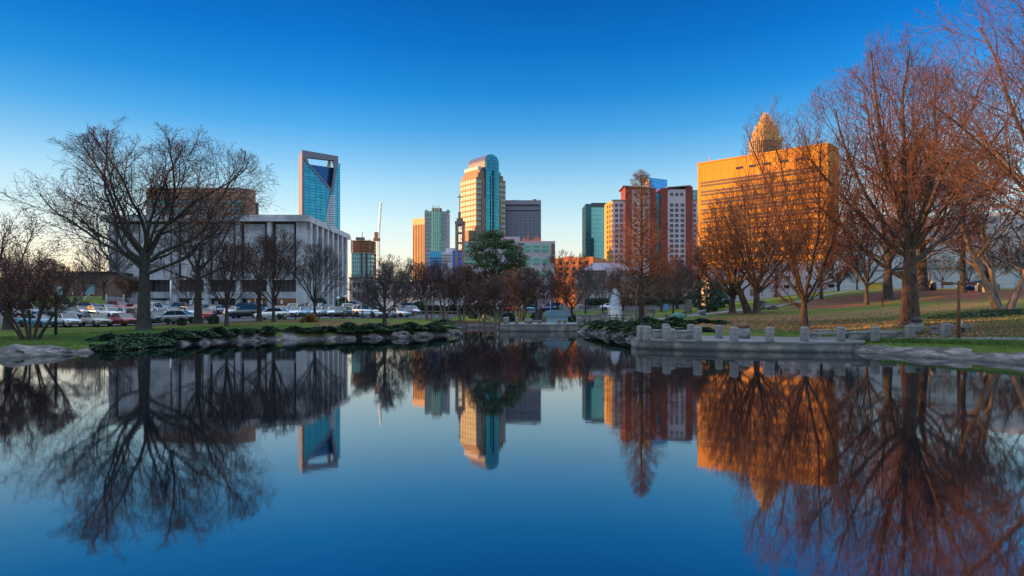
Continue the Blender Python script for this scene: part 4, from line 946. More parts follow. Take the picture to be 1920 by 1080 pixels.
SHADE = [(-150, 38, 18, 34, 31, 0, 'grey added shadow block west of the pond', M['precast_dark']), (-150, 58, 18, 5.9, 24, 0, 'narrow lower added block leaving a sun gap between two taller ones', M['pale_pink']), (-150, 73, 18, 23.8, 28, 0, 'long grey added shadow block west of the parking lot', M['precast_dark']), (-150, 93.5, 18, 16.8, 33, 0, 'taller brown added shadow block at the north end of the grey row', M['brick_brown']), (-152, -10, 20, 60, 23, 0, 'brown low added shadow block southwest of the pond', M['brick_brown']),
         (-176, 151, 20, 82, 58, 0, 'tan added shadow slab northwest of the parking lot', M['tan_stone'])]
for s_ in SHADE: shade_block(*s_)
# ------------------------------------------------------------------ stone platforms by the water
def wall_curve(pts, n=6):
    o = []
    for i in range(len(pts) - 1):
        for k in range(n): o.append((pts[i][0] + (pts[i + 1][0] - pts[i][0]) * k / n, pts[i][1] + (pts[i + 1][1] - pts[i][1]) * k / n))
    return o + [pts[-1]]
M['stained_wall'] = surf('stained_wall', (.12, .115, .11), (.36, .325, .255), 1.3, .85, .4, .02, stretch=(1, 1, .45), c3=(.12, .12, .12), s3=.45)
wet(M['stained_wall'], .34, .52)
def platform(name, front, back, top, lab):
    r = empty(name, (front[0][0], front[0][1], -.3), 0, lab, 'platform')
    mb = MB(); mb.prism(front + back, -.9, top - .10); o = mb.build('retaining_wall', M['stained_wall'], r, world=True)
    c_ = Vector((sum(p[0] for p in front + back) / len(front + back), sum(p[1] for p in front + back) / len(front + back)))
    mb = MB(); mb.prism([(p[0], p[1] - .07) for p in front] + back, top - .098, top); mb.build('paving', M['paving'], r, world=True)
    mb = MB()
    for i in range(3, len(front) - 2, 4): p = front[i]; mb.box(p[0] - .02, p[0] + .02, p[1] - .012, p[1] + .05, -.3, top - .1)
    mb.build('joint', M['concrete_dark'], r, world=True)['kind'] = 'stuff'
    return r
fr1 = wall_curve([(8.6, 46.4), (7.75, 44.4), (7.85, 42.9), (8.9, 42.0), (10.9, 41.0), (13.6, 39.7), (16.4, 39.0), (19.2, 38.6), (20.3, 39.3)], 4)
platform('stone_platform', fr1, [(22, 42.5), (23.5, 45.5), (19, 48.2), (13, 50.0), (10.0, 50.2)], .56, 'curved grey stone platform jutting into the pond on the right')
fr2 = wall_curve([(-1.35, 81.5), (-1.3, 77.0), (.5, 76.3), (3.2, 76.1), (6.2, 76.5), (8.0, 77.3)], 4)
platform('stone_platform', fr2, [(9.5, 84), (9.0, 90), (-.6, 90.5)], .79, 'curved stone platform at the far centre of the pond')
PT = .56; PC = .79

def bollard(x, y, z, hgt, w_, lab, rz=0):
    r = empty('bollard', (x, y, z), rz, lab, 'bollard', 'granite bollards on the platforms')
    q = w_ / 2; sq = [(-q, -q), (q, -q), (q, q), (-q, q)]; mb = MB(); mb.prism(sq, 0, hgt - .08); mb.build('post', M['concrete'], r)
    q2 = q + .012; s2 = [(a / q * q2, b_ / q * q2) for a, b_ in sq]; mb = MB(); mb.prism(s2, hgt - .079, hgt - .02); mb.prism(s2, hgt - .02, hgt + .07, [(a * .62, b_ * .62) for a, b_ in s2]); mb.build('cap', M['concrete'], r)
    return r
def zy(py, z): return (CAM_H - z) * F / (py - HOR)
near = [(1201, 636.5, 'short bollard at the left tip of the near platform'), (1213, 637.5, 'second bollard from the left tip of the near platform, darker front'),
        (1250, 638.5, 'bollard standing close left of the wide stone block'), (1260, 637, 'low bollard half hidden behind another near the left tip'), (1308, 640, 'bollard touching the right end of the wide stone block'),
        (1295, 631.5, 'rear bollard behind the wide stone block, against the juniper'), (1248, 630, 'rear bollard with sunlit side against the juniper'), (1348, 634.5, 'rear bollard standing alone left of the round litter bin'),
        (1376, 641.5, 'bollard in front of the round litter bin'), (1443, 641, 'bollard alone on the platform edge right of the litter bin'), (1508, 640, 'bollard below the low forked tree'),
        (1576, 640, 'bollard in front of the pair of stone benches'), (1641, 639.5, 'bollard between two square stone blocks')]
for px_, py, lb in near:
    Y = zy(py, PT); bollard(X(px_, Y), Y, PT, .80 if px_ != 1260 else .62, .36 if px_ != 1260 else .32, lb, rz=.2 - (px_ - 1400) * .001)
for px_, py, lb in ((1706, 638, 'bollard in front of the domed litter bin by the big tree'), (1773, 637.5, 'rightmost bollard beside the rusty lamp post')):
    Y = 42.3; x = X(px_, Y); bollard(x, Y, g1(x, Y) + .03, .82, .42, lb)
for px_, lb in ((947, 'bollard at the left corner of the far platform'), (951.5, 'bollard just behind the left corner of the far platform'), (969, 'bollard in the middle left of the far platform edge'), (1086, 'bollard at the right corner of the far platform')):
    Y = 78.0 if px_ != 951.5 else 80; bollard(X(px_, Y), Y, PC, .72, .42, lb)
def block(name, px_, Y, z, w_, d_, h_, lab, cat='stone block', mat='concrete', rz=0, grp='stone blocks and plinths'):
    r = empty(name, (X(px_, Y), Y, z), rz, lab, cat, grp); mb = MB(); mb.bevbox(-w_ / 2, w_ / 2, -d_ / 2, d_ / 2, 0, h_ - .1, .03); mb.build('base', M[mat], r)
    mb = MB(); mb.bevbox(-w_ / 2 - .03, w_ / 2 + .03, -d_ / 2 - .03, d_ / 2 + .03, h_ - .099, h_, .02); mb.build('top_slab', M[mat], r); return r
block('stone_block', 1232, 43.2, PT, .55, .5, .60, 'square stone block between two bollards at the platform tip', rz=.4)
block('stone_block', 1284, 42.6, PT, .95, .6, .58, 'wide stone block on the left part of the near platform', rz=.35)
block('stone_block', 1613, 41.6, PT, .9, .7, .52, 'square stone block right of the stone benches')
block('stone_block', 1663, 41.8, PT, .8, .7, .50, 'square stone block beside the bollard at the end of the near platform')
for a, Y, w_, lb in ((1091, 82, 1.3, 'large stone block right of the far platform'), (1104, 81, .6, 'slim stone block near the far platform'), (1121, 80, 1.5, 'wide stone block at the head of the railing'), (1110, 96, 1.8, 'low stone plinth behind the railing'), (1087, 97, .9, 'stone plinth beside the concrete shell'), (1118, 97.5, .8, 'small stone plinth left of the fountain'),
                     (1200, 96, 1.2, 'stone block right of the fountain basin')):
    x = X(a, Y); block('stone_block', a, Y, g1(x, Y) - .02, w_, 1.0, 1.1 if Y < 90 else .9, lb)
def bench(px0, px1, Y, z, hgt, lab, dep=.45, mats=('concrete', 'concrete')):
    x0, x1 = X(px0, Y), X(px1, Y); xc = (x0 + x1) / 2; hw = (x1 - x0) / 2
    r = empty('stone_bench', (xc, Y, z), 0, lab, 'bench', 'stone benches round the pond'); mb = MB(); mb.bevbox(-hw, hw, -dep / 2, dep / 2, hgt - .13, hgt, .02); mb.build('seat', M[mats[0]], r)
    for s_ in (-1, 1): mb = MB(); mb.bevbox(s_ * (hw - .28) - .18, s_ * (hw - .28) + .18, -dep / 2 + .05, dep / 2 - .05, 0, hgt - .131, .02); mb.build('leg', M[mats[1]], r)
bench(1518, 1601, 43.2, PT, .42, 'long stone bench on the near platform below the low forked tree')
bench(1526, 1595, 46.2, PT, .50, 'rear stone bench behind another bench on the near platform')
bench(1621, 1692, 45.0, PT - .03, .50, 'stone bench left of the domed litter bin')
x = X(1782, 45); bench(1745, 1818, 45.0, g1(x, 45) + .02, .52, 'stone bench behind the rusty lamp post', mats=('concrete_dark', 'concrete'))
bench(982, 1016, 79.0, PC, .42, 'stone bench on the far platform left of the sculpture')
bench(1044, 1064, 79.5, PC, .45, 'short dark bench in front of the blue domed kiosk')
for a, b_, Y, lb in ((1128, 1160, 84, 'long bench like rail in front of the fountain'), (1164, 1200, 86, 'long rail bench right of the fountain front'), (1180, 1226, 74, 'stone bench beside the conical rust tree'), (1212, 1255, 88, 'white topped bench near the accessible parking sign')):
    x = X((a + b_) / 2, Y); bench(a, b_, Y, g1(x, Y), .75 if Y > 80 else .5, lb)
x = X(925, 100); bench(914, 942, 100, g1(x, 100), .5, 'pale bench on the lawn behind the crape trees')
def bin_(px_, Y, z, rr_, hh, lab, dome=True, matl='concrete', mato='rust'):
    r = empty('litter_bin', (X(px_, Y), Y, z), .6, lab, 'litter bin', 'round concrete litter bins')
    mb = MB(); mb.lathe([(rr_ * .92, 0), (rr_, .05), (rr_, hh * .68), (rr_ * .96, hh * .7), (rr_ * .96, hh * .72), (rr_ * 1.02, hh * .73), (rr_ * 1.02, hh * .78)], 20); mb.build('drum', M[matl], r)
    if dome:
        mb = MB(); mb.lathe([(rr_ * .78, hh * .781), (rr_ * .8, hh * .92), (rr_ * .72, hh * 1.04), (rr_ * .45, hh * 1.13), (.02, hh * 1.16)], 18); o = mb.build('lid', M[mato], r)
        mb = MB(); mb.box(-rr_ * .4, rr_ * .4, -rr_ * .84, -rr_ * .7, hh * .84, hh * .98); mb.build('flap', M['metal_dark'], o)
    return r
bin_(1394, zy(634.5, PT), PT, .42, .86, 'round concrete litter bin with rusty lid on the near platform')
x = X(1719, 46.5); bin_(1719, 46.5, g1(x, 46.5), .42, .98, 'litter bin with dark dome at the foot of the big tree', mato='metal_dark')
bin_(991, 80.5, PC, .45, .78, 'round concrete planter bin on the far platform', dome=False)
x = X(1318, 62); bin_(1318, 62, g1(x, 62), .30, .6, 'small litter bin on the slope above the juniper', mato='metal_dark')
x = X(1284, 85); bin_(1284, 85, g1(x, 85), .32, .7, 'small litter bin beside the hill path foot', mato='metal_dark')
x = X(910, 103); bin_(910, 103, g1(x, 103), .4, .9, 'grey litter bin on the lawn by the pale bench', mato='metal_dark')
x = X(1748, 92); bin_(1748, 92, g1(x, 92), .5, 1.1, 'dark litter bin on the hill crest beside the lamp column', matl='bronze', mato='tan_pole')
# cable between posts
r = empty('cable', (X(1348, 46), 46, PT), 0, 'thin cable sagging between rear bollards above the platform', 'cable')
pp = [(1300, 47.5, 620), (1348, 45.5, 616), (1348 + 48, 45, 619), (1443, 44, 618), (1508, 42.5, 619)]
mb = MB(); mb.tube([P(a, c_, b_) for a, b_, c_ in pp], .018, 5); mb.build('strand', M['metal_dark'], r, world=True)

# ------------------------------------------------------------------ sculptures, kiosk, shell and fountain at the far side
r = empty('shell_sculpture', (X(1013, 90), 90, g1(X(1013, 90), 90)), 0, 'tall bronze sculpture of leaning curved shells on the far shore', 'sculpture')
def shell(mb, x, y, z, w_, h_, lean, th=.12, tw=0):
    n = 10; A_ = []; B_ = []
    for i in range(n + 1):
        t = i / n; hw = w_ * (1 - t) ** .6 * .5 + .02; cx_ = x + lean * t * t; cz = z + h_ * t
        for lst, dy in ((A_, 0), (B_, th)):
            lst.append([(cx_ - hw, y + dy + .35 * (1 - t), cz), (cx_ - hw * .3, y + dy - .25 * (1 - t), cz), (cx_ + hw * .5, y + dy - .15, cz), (cx_ + hw, y + dy + .4 * (1 - t), cz)])
    V = [v for l in A_ for v in l] + [v for l in B_ for v in l]; k = (n + 1) * 4; f = []
    for i in range(n):
        for j in range(3): a = i * 4 + j; f += [(a, a + 1, a + 5, a + 4), (k + a + 4, k + a + 5, k + a + 1, k + a)]
        for a in (i * 4, i * 4 + 3): f.append((a, a + 4, k + a + 4, k + a))
    mb.add(V, f, True)
z0 = r.location.z
for (a, w_, h_, ln, mt) in ((1008, 1.3, 2.4, .5, 'bronze'), (1013, 1.0, 2.75, -.1, 'bark_pale'), (1018, 1.0, 2.1, -.4, 'bark_pale')):
    mb = MB(); shell(mb, X(a, 90), 90 + (a - 1008) * .06, z0 - .1, w_, h_, ln); mb.build('shell', M[mt], r, world=True)
r = empty('domed_kiosk', (X(1044, 88), 88, g1(X(1044, 88), 88)), 0, 'low kiosk with rounded blue grey metal roof behind the far platform', 'kiosk')
z0 = r.location.z; mb = MB(); mb.box(-1.35, 1.35, -.9, .9, -.1, .9); mb.build('wall', M['sky_glass'], r)
mb = MB(); n = 12; rr_ = 1.75
pts = [(-rr_, .9)] + [(rr_ * math.cos(R(180 - 180 * i / n)), .9 + .8 * math.sin(R(180 * i / n))) for i in range(n + 1)]
w1 = Wall((0, -1.3), (1, -1.3)); w1.poly(mb, [(u, z) for u, z in pts[1:]][::-1], -2.7, 0); mb.build('roof', surf('kiosk_roof', (.10, .19, .25), (.14, .24, .30), .8, .4), r)
r = empty('concrete_shell', (X(1063, 92), 92, g1(X(1063, 92), 92)), 0, 'pale quarter circle concrete shell wall on the far shore', 'sculpture')
w1 = Wall((-.8, 0), (.8, 0)); mb = MB(); n = 10
pts = [(0.05, -.3)] + [(.05 + 1.4 * math.sin(R(90 * i / n)), -.3 + 2.1 * math.cos(R(90 * i / n)) + .75) for i in range(n + 1)] + [(1.45, -.3)]
w1.poly(mb, pts[::-1], -.35, 0); mb.build('shell_wall', M['concrete'], r); mb = MB(); w1.poly(mb, [(-.2, -.3), (.045, -.3), (.045, 2.5), (-.2, 2.3)][::1], -.5, .15); mb.build('buttress', M['concrete_dark'], r)
FX, FY = X(1153, 100), 100.; fz = Z(598.5, FY)
r = empty('fountain_basin', (FX, FY, fz - .6), 0, 'round low stone fountain basin on the far shore', 'fountain')
mb = MB(); prof = [(5.3, -.4), (5.3, .62), (5.25, .68), (4.9, .68), (4.85, .62), (4.85, .45)]; mb.lathe(prof, 48); mb.build('rim', M['concrete_dark'], r)
mb = MB(); mb.prism([(4.86 * math.cos(R(a)), 4.86 * math.sin(R(a))) for a in range(0, 360, 10)], .3, .5); mb.build('pool_water', M['water'], r)
# jet: many fine streaks and droplets, thick at the core
m, nt, b = newmat('spray'); b.inputs['Base Color'].default_value = (.9, .95, 1, 1); b.inputs['Roughness'].default_value = .4; b.inputs['Transmission Weight'].default_value = 0
b.inputs['Subsurface Weight'].default_value = 0; b.inputs['Alpha'].default_value = .42; M['spray'] = m
rr = random.Random(5); H = 4.6
jr = empty('fountain_jet', (FX, FY, fz - .1), 0, 'tall pale blue white water jet rising from the fountain basin', 'fountain jet')
def mistmat(name, dens):
    m2_, nt2, b2 = newmat(name); nt2.nodes.remove(b2); pv = N(nt2, 'ShaderNodeVolumePrincipled'); pv.inputs['Color'].default_value = (.80, .91, 1, 1); pv.inputs['Density'].default_value = dens; pv.inputs['Anisotropy'].default_value = .1
    nf = noise_fac(nt2, 3.0, 2, .0, .9, stretch=(2.6, 2.6, .12)); mm_ = N(nt2, 'ShaderNodeMath', operation='MULTIPLY'); mm_.inputs[1].default_value = dens * 1.6; nt2.links.new(nf, mm_.inputs[0]); nt2.links.new(mm_.outputs[0], pv.inputs['Density'])
    nt2.links.new(pv.outputs[0], nt2.nodes['Material Output'].inputs['Volume']); return m2_
mb = MB(); mb.lathe([(1.25, -.05), (1.15, .5), (1.0, 1.8), (.86, 3.0), (.70, 3.9), (.46, 4.45), (.05, 4.8)], 24); mb.build('mist', mistmat('water_mist', .40), jr)
mb = MB(); mb.lathe([(.78, -.04), (.72, 1.0), (.64, 2.6), (.55, 3.7), (.36, 4.35), (.02, 4.65)], 20); mb.build('plume', mistmat('water_plume', 1.4), jr)

# ------------------------------------------------------------------ lamps, signs, poles, fences
def pole(name, px_, Y, pt, rad, mat, lab, cat, zoff=0, extra=None, group=None):
    x = X(px_, Y); z = g1(x, Y); r = empty(name, (x, Y, z), 0, lab, cat, group); h_ = Z(pt, Y) - z
    mb = MB(); mb.tube([(0, 0, -.2), (0, 0, h_)], [rad, rad * .8], 10); mb.build('pole', M[mat], r)
    return r, h_
Y = 41.0; r, h_ = pole('twin_arm_lamp', 1797.5, Y, 526, .10, 'rust', 'rusty lamp post with two horizontal arms on the right shore', 'street lamp')
for s_ in (-1, 1):
    mb = MB(); mb.box(min(s_ * .1, s_ * .42), max(s_ * .1, s_ * .42), -.04, .04, h_ - .22, h_ - .14); a = mb.build('arm', M['rust'], r)
    mb = MB(); mb.bevbox(min(s_ * .42, s_ * .98), max(s_ * .42, s_ * .98), -.17, .17, h_ - .28, h_ - .08, .02); mb.build('lamp_head', M['rust'], a)
mb = MB(); mb.box(.10, .17, -.08, .02, .85, 1.05); mb.build('outlet_box', M['white_sign'], r)
pole('stake_post', 1655, 72, 528, .06, 'rust', 'thin bent rust coloured post on the hillside grass', 'post')
r, h_ = pole('lamp_column', 1743, 92, 470, .16, 'metal_grey', 'grey lamp column on the hill crest', 'street lamp'); mb = MB(); mb.box(-.8, .8, -.12, .12, h_, h_ + .14); mb.build('lamp_head', M['metal_dark'], r)
r, h_ = pole('slim_column', 104.5, 52, 523, .11, 'metal_dark', 'dark purple lamp column on the left bank', 'street lamp'); mb = MB(); mb.lathe([(.02, h_), (.2, h_ + .05), (.2, h_ + .3), (.05, h_ + .42)], 10); mb.build('lamp_head', M['metal_dark'], r)
pole('slim_column', 1193, 78, 540, .10, 'metal_grey', 'grey pole just left of the conical rust tree', 'post')
for px_, Y, lb in ((648, 140, 'globe lamp near the right corner of the white office'), (1626 / 2.0 - 178 + 0, 150, None),):
    if lb is None: continue
    r, h_ = pole('globe_lamp', px_, Y, 559, .07, 'tan_pole', lb, 'street lamp', group='globe lamps by the office'); mb = MB(); mb.lathe([(.1, h_), (.26, h_ + .15), (.3, h_ + .32), (.24, h_ + .5), (.05, h_ + .6)], 12); mb.build('globe', M['lamp_globe'], r)
r, h_ = pole('globe_lamp', 634, 130, 562, .07, 'tan_pole', 'globe lamp in front of the fins of the white office', 'street lamp', group='globe lamps by the office'); mb = MB(); mb.lathe([(.1, h_), (.26, h_ + .15), (.3, h_ + .32), (.24, h_ + .5), (.05, h_ + .6)], 12); mb.build('globe', M['lamp_globe'], r)
r, h_ = pole('parking_lamp', 1032, 128, 564, .09, 'metal_pale', 'pale lamp mast above the dark blue van', 'street lamp'); mb = MB(); mb.box(0, .7, -.1, .1, h_ - .05, h_ + .1); mb.build('lamp_head', M['metal_pale'], r)
for px_, Y, pt, lb in ((320, 118, 525, 'tall pale blue flag pole before the white office'), (75, 122, 549, 'yellow post behind the silver sport utility cars'), (136, 122, 547, 'yellow post on the lawn edge by the minivan'), (232, 124, 552, 'pale post beside the small red bush'), (199, 122, 552, 'yellow post right of the minivan by the steps')):
    pole('marker_post', px_, Y, pt, .11 if px_ != 320 else .16, 'tan_pole' if px_ != 320 else 'metal_pale', lb, 'post', group='posts round the parking lot')
def sign(px_, Y, top, wpx, hpx, mat, lab, symbol=None):
    r, h_ = pole('road_sign', px_, Y, top + hpx, .045, 'metal_dark', lab, 'sign', group='signs by the parking lot'); s_ = Y / F; w_, hh = wpx * s_, hpx * s_
    mb = MB(); mb.box(-w_ / 2, w_ / 2, -.10, -.06, h_ - .05, h_ + hh); p = mb.build('panel', M[mat], r)
    if symbol == 'wheelchair':
        mb = MB(); q = w_ * .28
        mb.tube([(q * math.cos(R(a)) - w_ * .02, -.11, h_ + hh * .32 + q * math.sin(R(a))) for a in range(150, 415, 20)], w_ * .045, 4, smooth=False)
        mb.box(-w_ * .06, w_ * .05, -.12, -.1, h_ + hh * .38, h_ + hh * .68); mb.box(-w_ * .06, w_ * .22, -.12, -.1, h_ + hh * .38, h_ + hh * .46); mb.lathe([(.001, -.5 * w_ * .2), (w_ * .09, 0), (.001, .5 * w_ * .2)], 8, (0, -.11, h_ + hh * .8)); mb.build('symbol', M['white_sign'], p)
    if symbol == 'bars':
        mb = MB(); mb.box(-w_ * .3, w_ * .3, -.11, -.102, h_ + hh * .62, h_ + hh * .75); mb.box(-w_ * .3, w_ * .3, -.11, -.102, h_ + hh * .3, h_ + hh * .42); mb.build('symbol', M['blue_sign'], p)
sign(1248.5, 84, 569.5, 8.5, 11, 'blue_sign', 'blue sign with white wheelchair symbol right of the conical tree', 'wheelchair')
sign(406, 77, 565, 6.5, 8, 'pale_pink', 'small reddish white sign on thin pole at the lot entrance', 'bars')
for px_, Y, lb in ((358, 118, 'green white parking sign left of the second broad tree'), (380, 118, 'green white parking sign right of the second broad tree'), (467, 118, 'green white parking sign above the dark van'), (490, 118, 'green white parking sign between two slim trees'), (528.5, 118, 'green white parking sign before the brick entrance panel'), (315, 120, 'pale sign in the dark ground floor bay left of the broad tree')):
    sign(px_, Y, 563, 4, 6, 'white_sign', lb, 'bars')
def rail_fence(pts, n, hgt, mat, lab, rails=2, pr=.07, name='rail_fence'):
    a = pts[0]; r = empty(name, (a[0], a[1], g1(a[0], a[1])), 0, lab, 'fence')
    P_ = []
    for i in range(n + 1):
        t = i / n * (len(pts) - 1); k = min(int(t), len(pts) - 2); f = t - k; x = pts[k][0] + (pts[k + 1][0] - pts[k][0]) * f; y = pts[k][1] + (pts[k + 1][1] - pts[k][1]) * f; P_.append((x, y, g1(x, y)))
    for p in P_: mb = MB(); mb.box(p[0] - pr, p[0] + pr, p[1] - pr, p[1] + pr, p[2] - .1, p[2] + hgt + .12); mb.build('post', M[mat], r, world=True)
    for k in range(rails):
        for i in range(n): p, q = P_[i], P_[i + 1]; zo = hgt * (.95 - .42 * k); mb = MB(); mb.tube([(p[0], p[1] - .08, p[2] + zo), (q[0], q[1] - .08, q[2] + zo)], [.06, .06], 6, smooth=False); mb.build('rail', M[mat], r, world=True)
rail_fence([(X(744, 104), 104), (X(858, 107), 107)], 10, 1.0, 'wood', 'grey wooden two rail fence along the road behind the lawn')
rail_fence([(X(645, 93), 93), (X(742, 102), 102)], 6, 1.05, 'bronze', 'dark wooden rail fence in front of the white sport utility car')
rail_fence([(X(531, 87), 87), (X(642, 92.5), 92.5)], 5, .75, 'bronze', 'low guard rail before the row of parked cars', rails=1)
rail_fence([(X(1130, 88), 88), (X(1226, 82), 82)], 7, .95, 'concrete_dark', 'low railing of posts between the fountain and the near shrubs')
# stone pedestal with bust and a blue car on the crest
x = X(1851, 88); r = empty('pedestal', (x, 88, g1(x, 88) - .1), 0, 'square stone pedestal carrying a dark statue on the hill crest', 'pedestal'); mb = MB(); mb.bevbox(-.95, .95, -.95, .95, 0, 1.05, .04); mb.build('base', M['concrete'], r); mb = MB(); mb.bevbox(-.8, .8, -.8, .8, 1.051, 1.3, .04); mb.build('top_slab', M['concrete'], r)
st = empty('statue', (x + .1, 88, g1(x, 88) + 1.2), 0, 'dark bronze bust like statue standing on the stone pedestal', 'statue')
mb = MB(); mb.lathe([(.45, 0), (.5, .3), (.35, .7), (.55, 1.1), (.42, 1.5), (.2, 1.7), (.22, 1.95), (.17, 2.2), (.03, 2.3)], 12); mb.build('figure', M['bronze'], st)
# white slab sign by hill path
x = X(1290, 96); r = empty('concrete_pylon', (x, 96, g1(x, 96) - .1), 0, 'plain pale concrete pylon beside the dark conifer', 'pylon'); mb = MB(); mb.bevbox(-.5, .5, -.3, .3, 0, Z(561, 96) - r.location.z, .03); mb.build('shaft', M['concrete'], r)
x = X(1322, 118); r = empty('white_shed', (X(1362, 118), 118, g1(X(1362, 118), 118) - .3), 0, 'pale blue shed at the top of the hill path', 'shed'); mb = MB(); mb.box(-1.3, 1.3, -1, 1, 0, Z(551, 118) - r.location.z); mb.build('wall', M['sky_glass'], r); mb = MB(); h_ = Z(551, 118) - r.location.z; mb.prism([(-1.5, -1.2), (1.5, -1.2), (1.5, 1.2), (-1.5, 1.2)], h_, h_ + .7, [(-1.5, -.05), (1.5, -.05), (1.5, .05), (-1.5, .05)]); mb.build('roof', M['slab_stone'], r)
x = X(1270, 75); r = empty('green_tarp', (x, 75, g1(x, 75)), 0, 'small teal covered mound beside the foot of the hill path', 'cover'); mb = MB(); mb.lathe([(.95, -.1), (.85, .25), (.6, .5), (.25, .66), (.02, .7)], 10); mb.build('cloth', surf('tarp', (.03, .16, .15), rough=.6), r)
# low retaining walls of the street and steps on the left lawn
def low_wall(name, pts, hgt, th, mat, lab):
    a = pts[0]; r = empty(name, (a[0], a[1], g1(a[0], a[1])), 0, lab, 'wall')
    for part, z0, z1, e in (('wall', -.3, hgt - .12, 0), ('coping', hgt - .119, hgt, .05)):
        mb = MB(); n = 14; F_ = []; B_ = []
        for i in range(n + 1):
            t = i / n * (len(pts) - 1); k = min(int(t), len(pts) - 2); f = t - k; x = pts[k][0] + (pts[k + 1][0] - pts[k][0]) * f; y = pts[k][1] + (pts[k + 1][1] - pts[k][1]) * f; g_ = g1(x, y)
            mb.v += [(x, y - e, g_ + z0), (x, y + th + e, g_ + z0), (x, y + th + e, g_ + z1), (x, y - e, g_ + z1)]
        for i in range(n):
            for j in range(4): mb.f.append([i * 4 + j, (i + 1) * 4 + j, (i + 1) * 4 + (j + 1) % 4, i * 4 + (j + 1) % 4]); mb.sm.append(False)
        mb.f += [[3, 2, 1, 0], [n * 4, n * 4 + 1, n * 4 + 2, n * 4 + 3]]; mb.sm += [False, False]; mb.build(part, M[mat], r, world=True)
low_wall('retaining_wall', [(X(1085, 146), 146), (X(1300, 148), 148)], 1.0, .4, 'concrete', 'long low concrete wall beyond the street right of centre')
low_wall('retaining_wall', [(X(1092, 99), 99), (X(1130, 108), 108), (X(1230, 106), 106)], .75, .5, 'concrete_dark', 'low dark stone wall curving behind the fountain')
for k, px_ in enumerate((146, 158)):
    r = empty('handrail', (X(px_, 124), 124, g1(X(px_, 124), 124)), 0, ['left', 'right'][k] + ' one of the two thin steel handrails up the lawn steps', 'handrail', 'handrails on the lawn steps'); a, b_ = (X(px_, 124), 124), (X(px_ + 9, 133), 133)
    mb = MB(); mb.tube([(a[0], a[1], g1(*a) + .9), (b_[0], b_[1], g1(*b_) + .9)], .05, 5); mb.build('rail', M['metal_pale'], r, world=True)
    for p in (a, b_): mb = MB(); mb.tube([(p[0], p[1], g1(*p)), (p[0], p[1], g1(*p) + .9)], .05, 5); mb.build('post', M['metal_pale'], r, world=True)

# ------------------------------------------------------------------ cars
WHE = {}
def wheel_objs(root, x, y, rr_, wd):
    key = round(rr_, 2)
    if key not in WHE:
        mb = MB(); prof = [(rr_ * .62, -wd / 2), (rr_ * .95, -wd / 2), (rr_, -wd * .3), (rr_, wd * .3), (rr_ * .95, wd / 2), (rr_ * .62, wd / 2)]; mb.lathe(prof, 16)
        t_ = mb; t_.v = [(v[0], v[2], v[1]) for v in t_.v]; a = t_.build('tyre', M['rubber']); 
        m2 = MB(); m2.lathe([(.02, -wd * .42), (rr_ * .6, -wd * .5), (rr_ * .6, wd * .5), (.02, wd * .42)], 14); m2.v = [(v[0], v[2], v[1]) for v in m2.v]; b_ = m2.build('hubcap', M['hubcap'])
        WHE[key] = (a.data, b_.data); bpy.data.objects.remove(a); bpy.data.objects.remove(b_)
    w_ = link('wheel', WHE[key][0], None, root); w_.location = (x, y, rr_); h_ = link('hubcap', WHE[key][1], None, w_)
KIND = {  # stations along the length: lower body height, then cabin: windscreen base, roof front, roof rear, rear glass base
 'sedan': dict(L=4.6, W=1.78, hood=.88, belt=.93, deck=.96, roof=1.43, ws=1.32, rf=2.02, rr=3.25, rb=3.95, wr=.32, wx=(.85, 3.62)),
 'hatch': dict(L=4.2, W=1.74, hood=.90, belt=.96, deck=1.0, roof=1.47, ws=1.15, rf=1.85, rr=3.45, rb=4.02, wr=.32, wx=(.80, 3.40)),
 'minivan': dict(L=4.9, W=1.92, hood=1.0, belt=1.08, deck=1.08, roof=1.75, ws=1.05, rf=1.95, rr=4.45, rb=4.84, wr=.34, wx=(.90, 3.95)),
 'suv': dict(L=4.7, W=1.88, hood=1.08, belt=1.14, deck=1.14, roof=1.76, ws=1.35, rf=1.95, rr=4.25, rb=4.62, wr=.38, wx=(.88, 3.70)),
 'pickup': dict(L=5.4, W=1.95, hood=1.1, belt=1.15, deck=1.12, roof=1.82, ws=1.45, rf=2.05, rr=3.0, rb=3.15, wr=.40, wx=(.95, 4.25))}
CARM = {}
def paint(c):
    if c not in CARM:
        m, nt, b = newmat('car_paint_%d' % len(CARM)); b.inputs['Base Color'].default_value = rgba(c); b.inputs['Roughness'].default_value = .28; b.inputs['Metallic'].default_value = .05; b.inputs['Coat Weight'].default_value = .6; b.inputs['Coat Roughness'].default_value = .08; CARM[c] = m
    return CARM[c]
M['car_glass'] = surf('car_glass', (.012, .020, .026), rough=.05, spec=1.0)
CMESH = {}
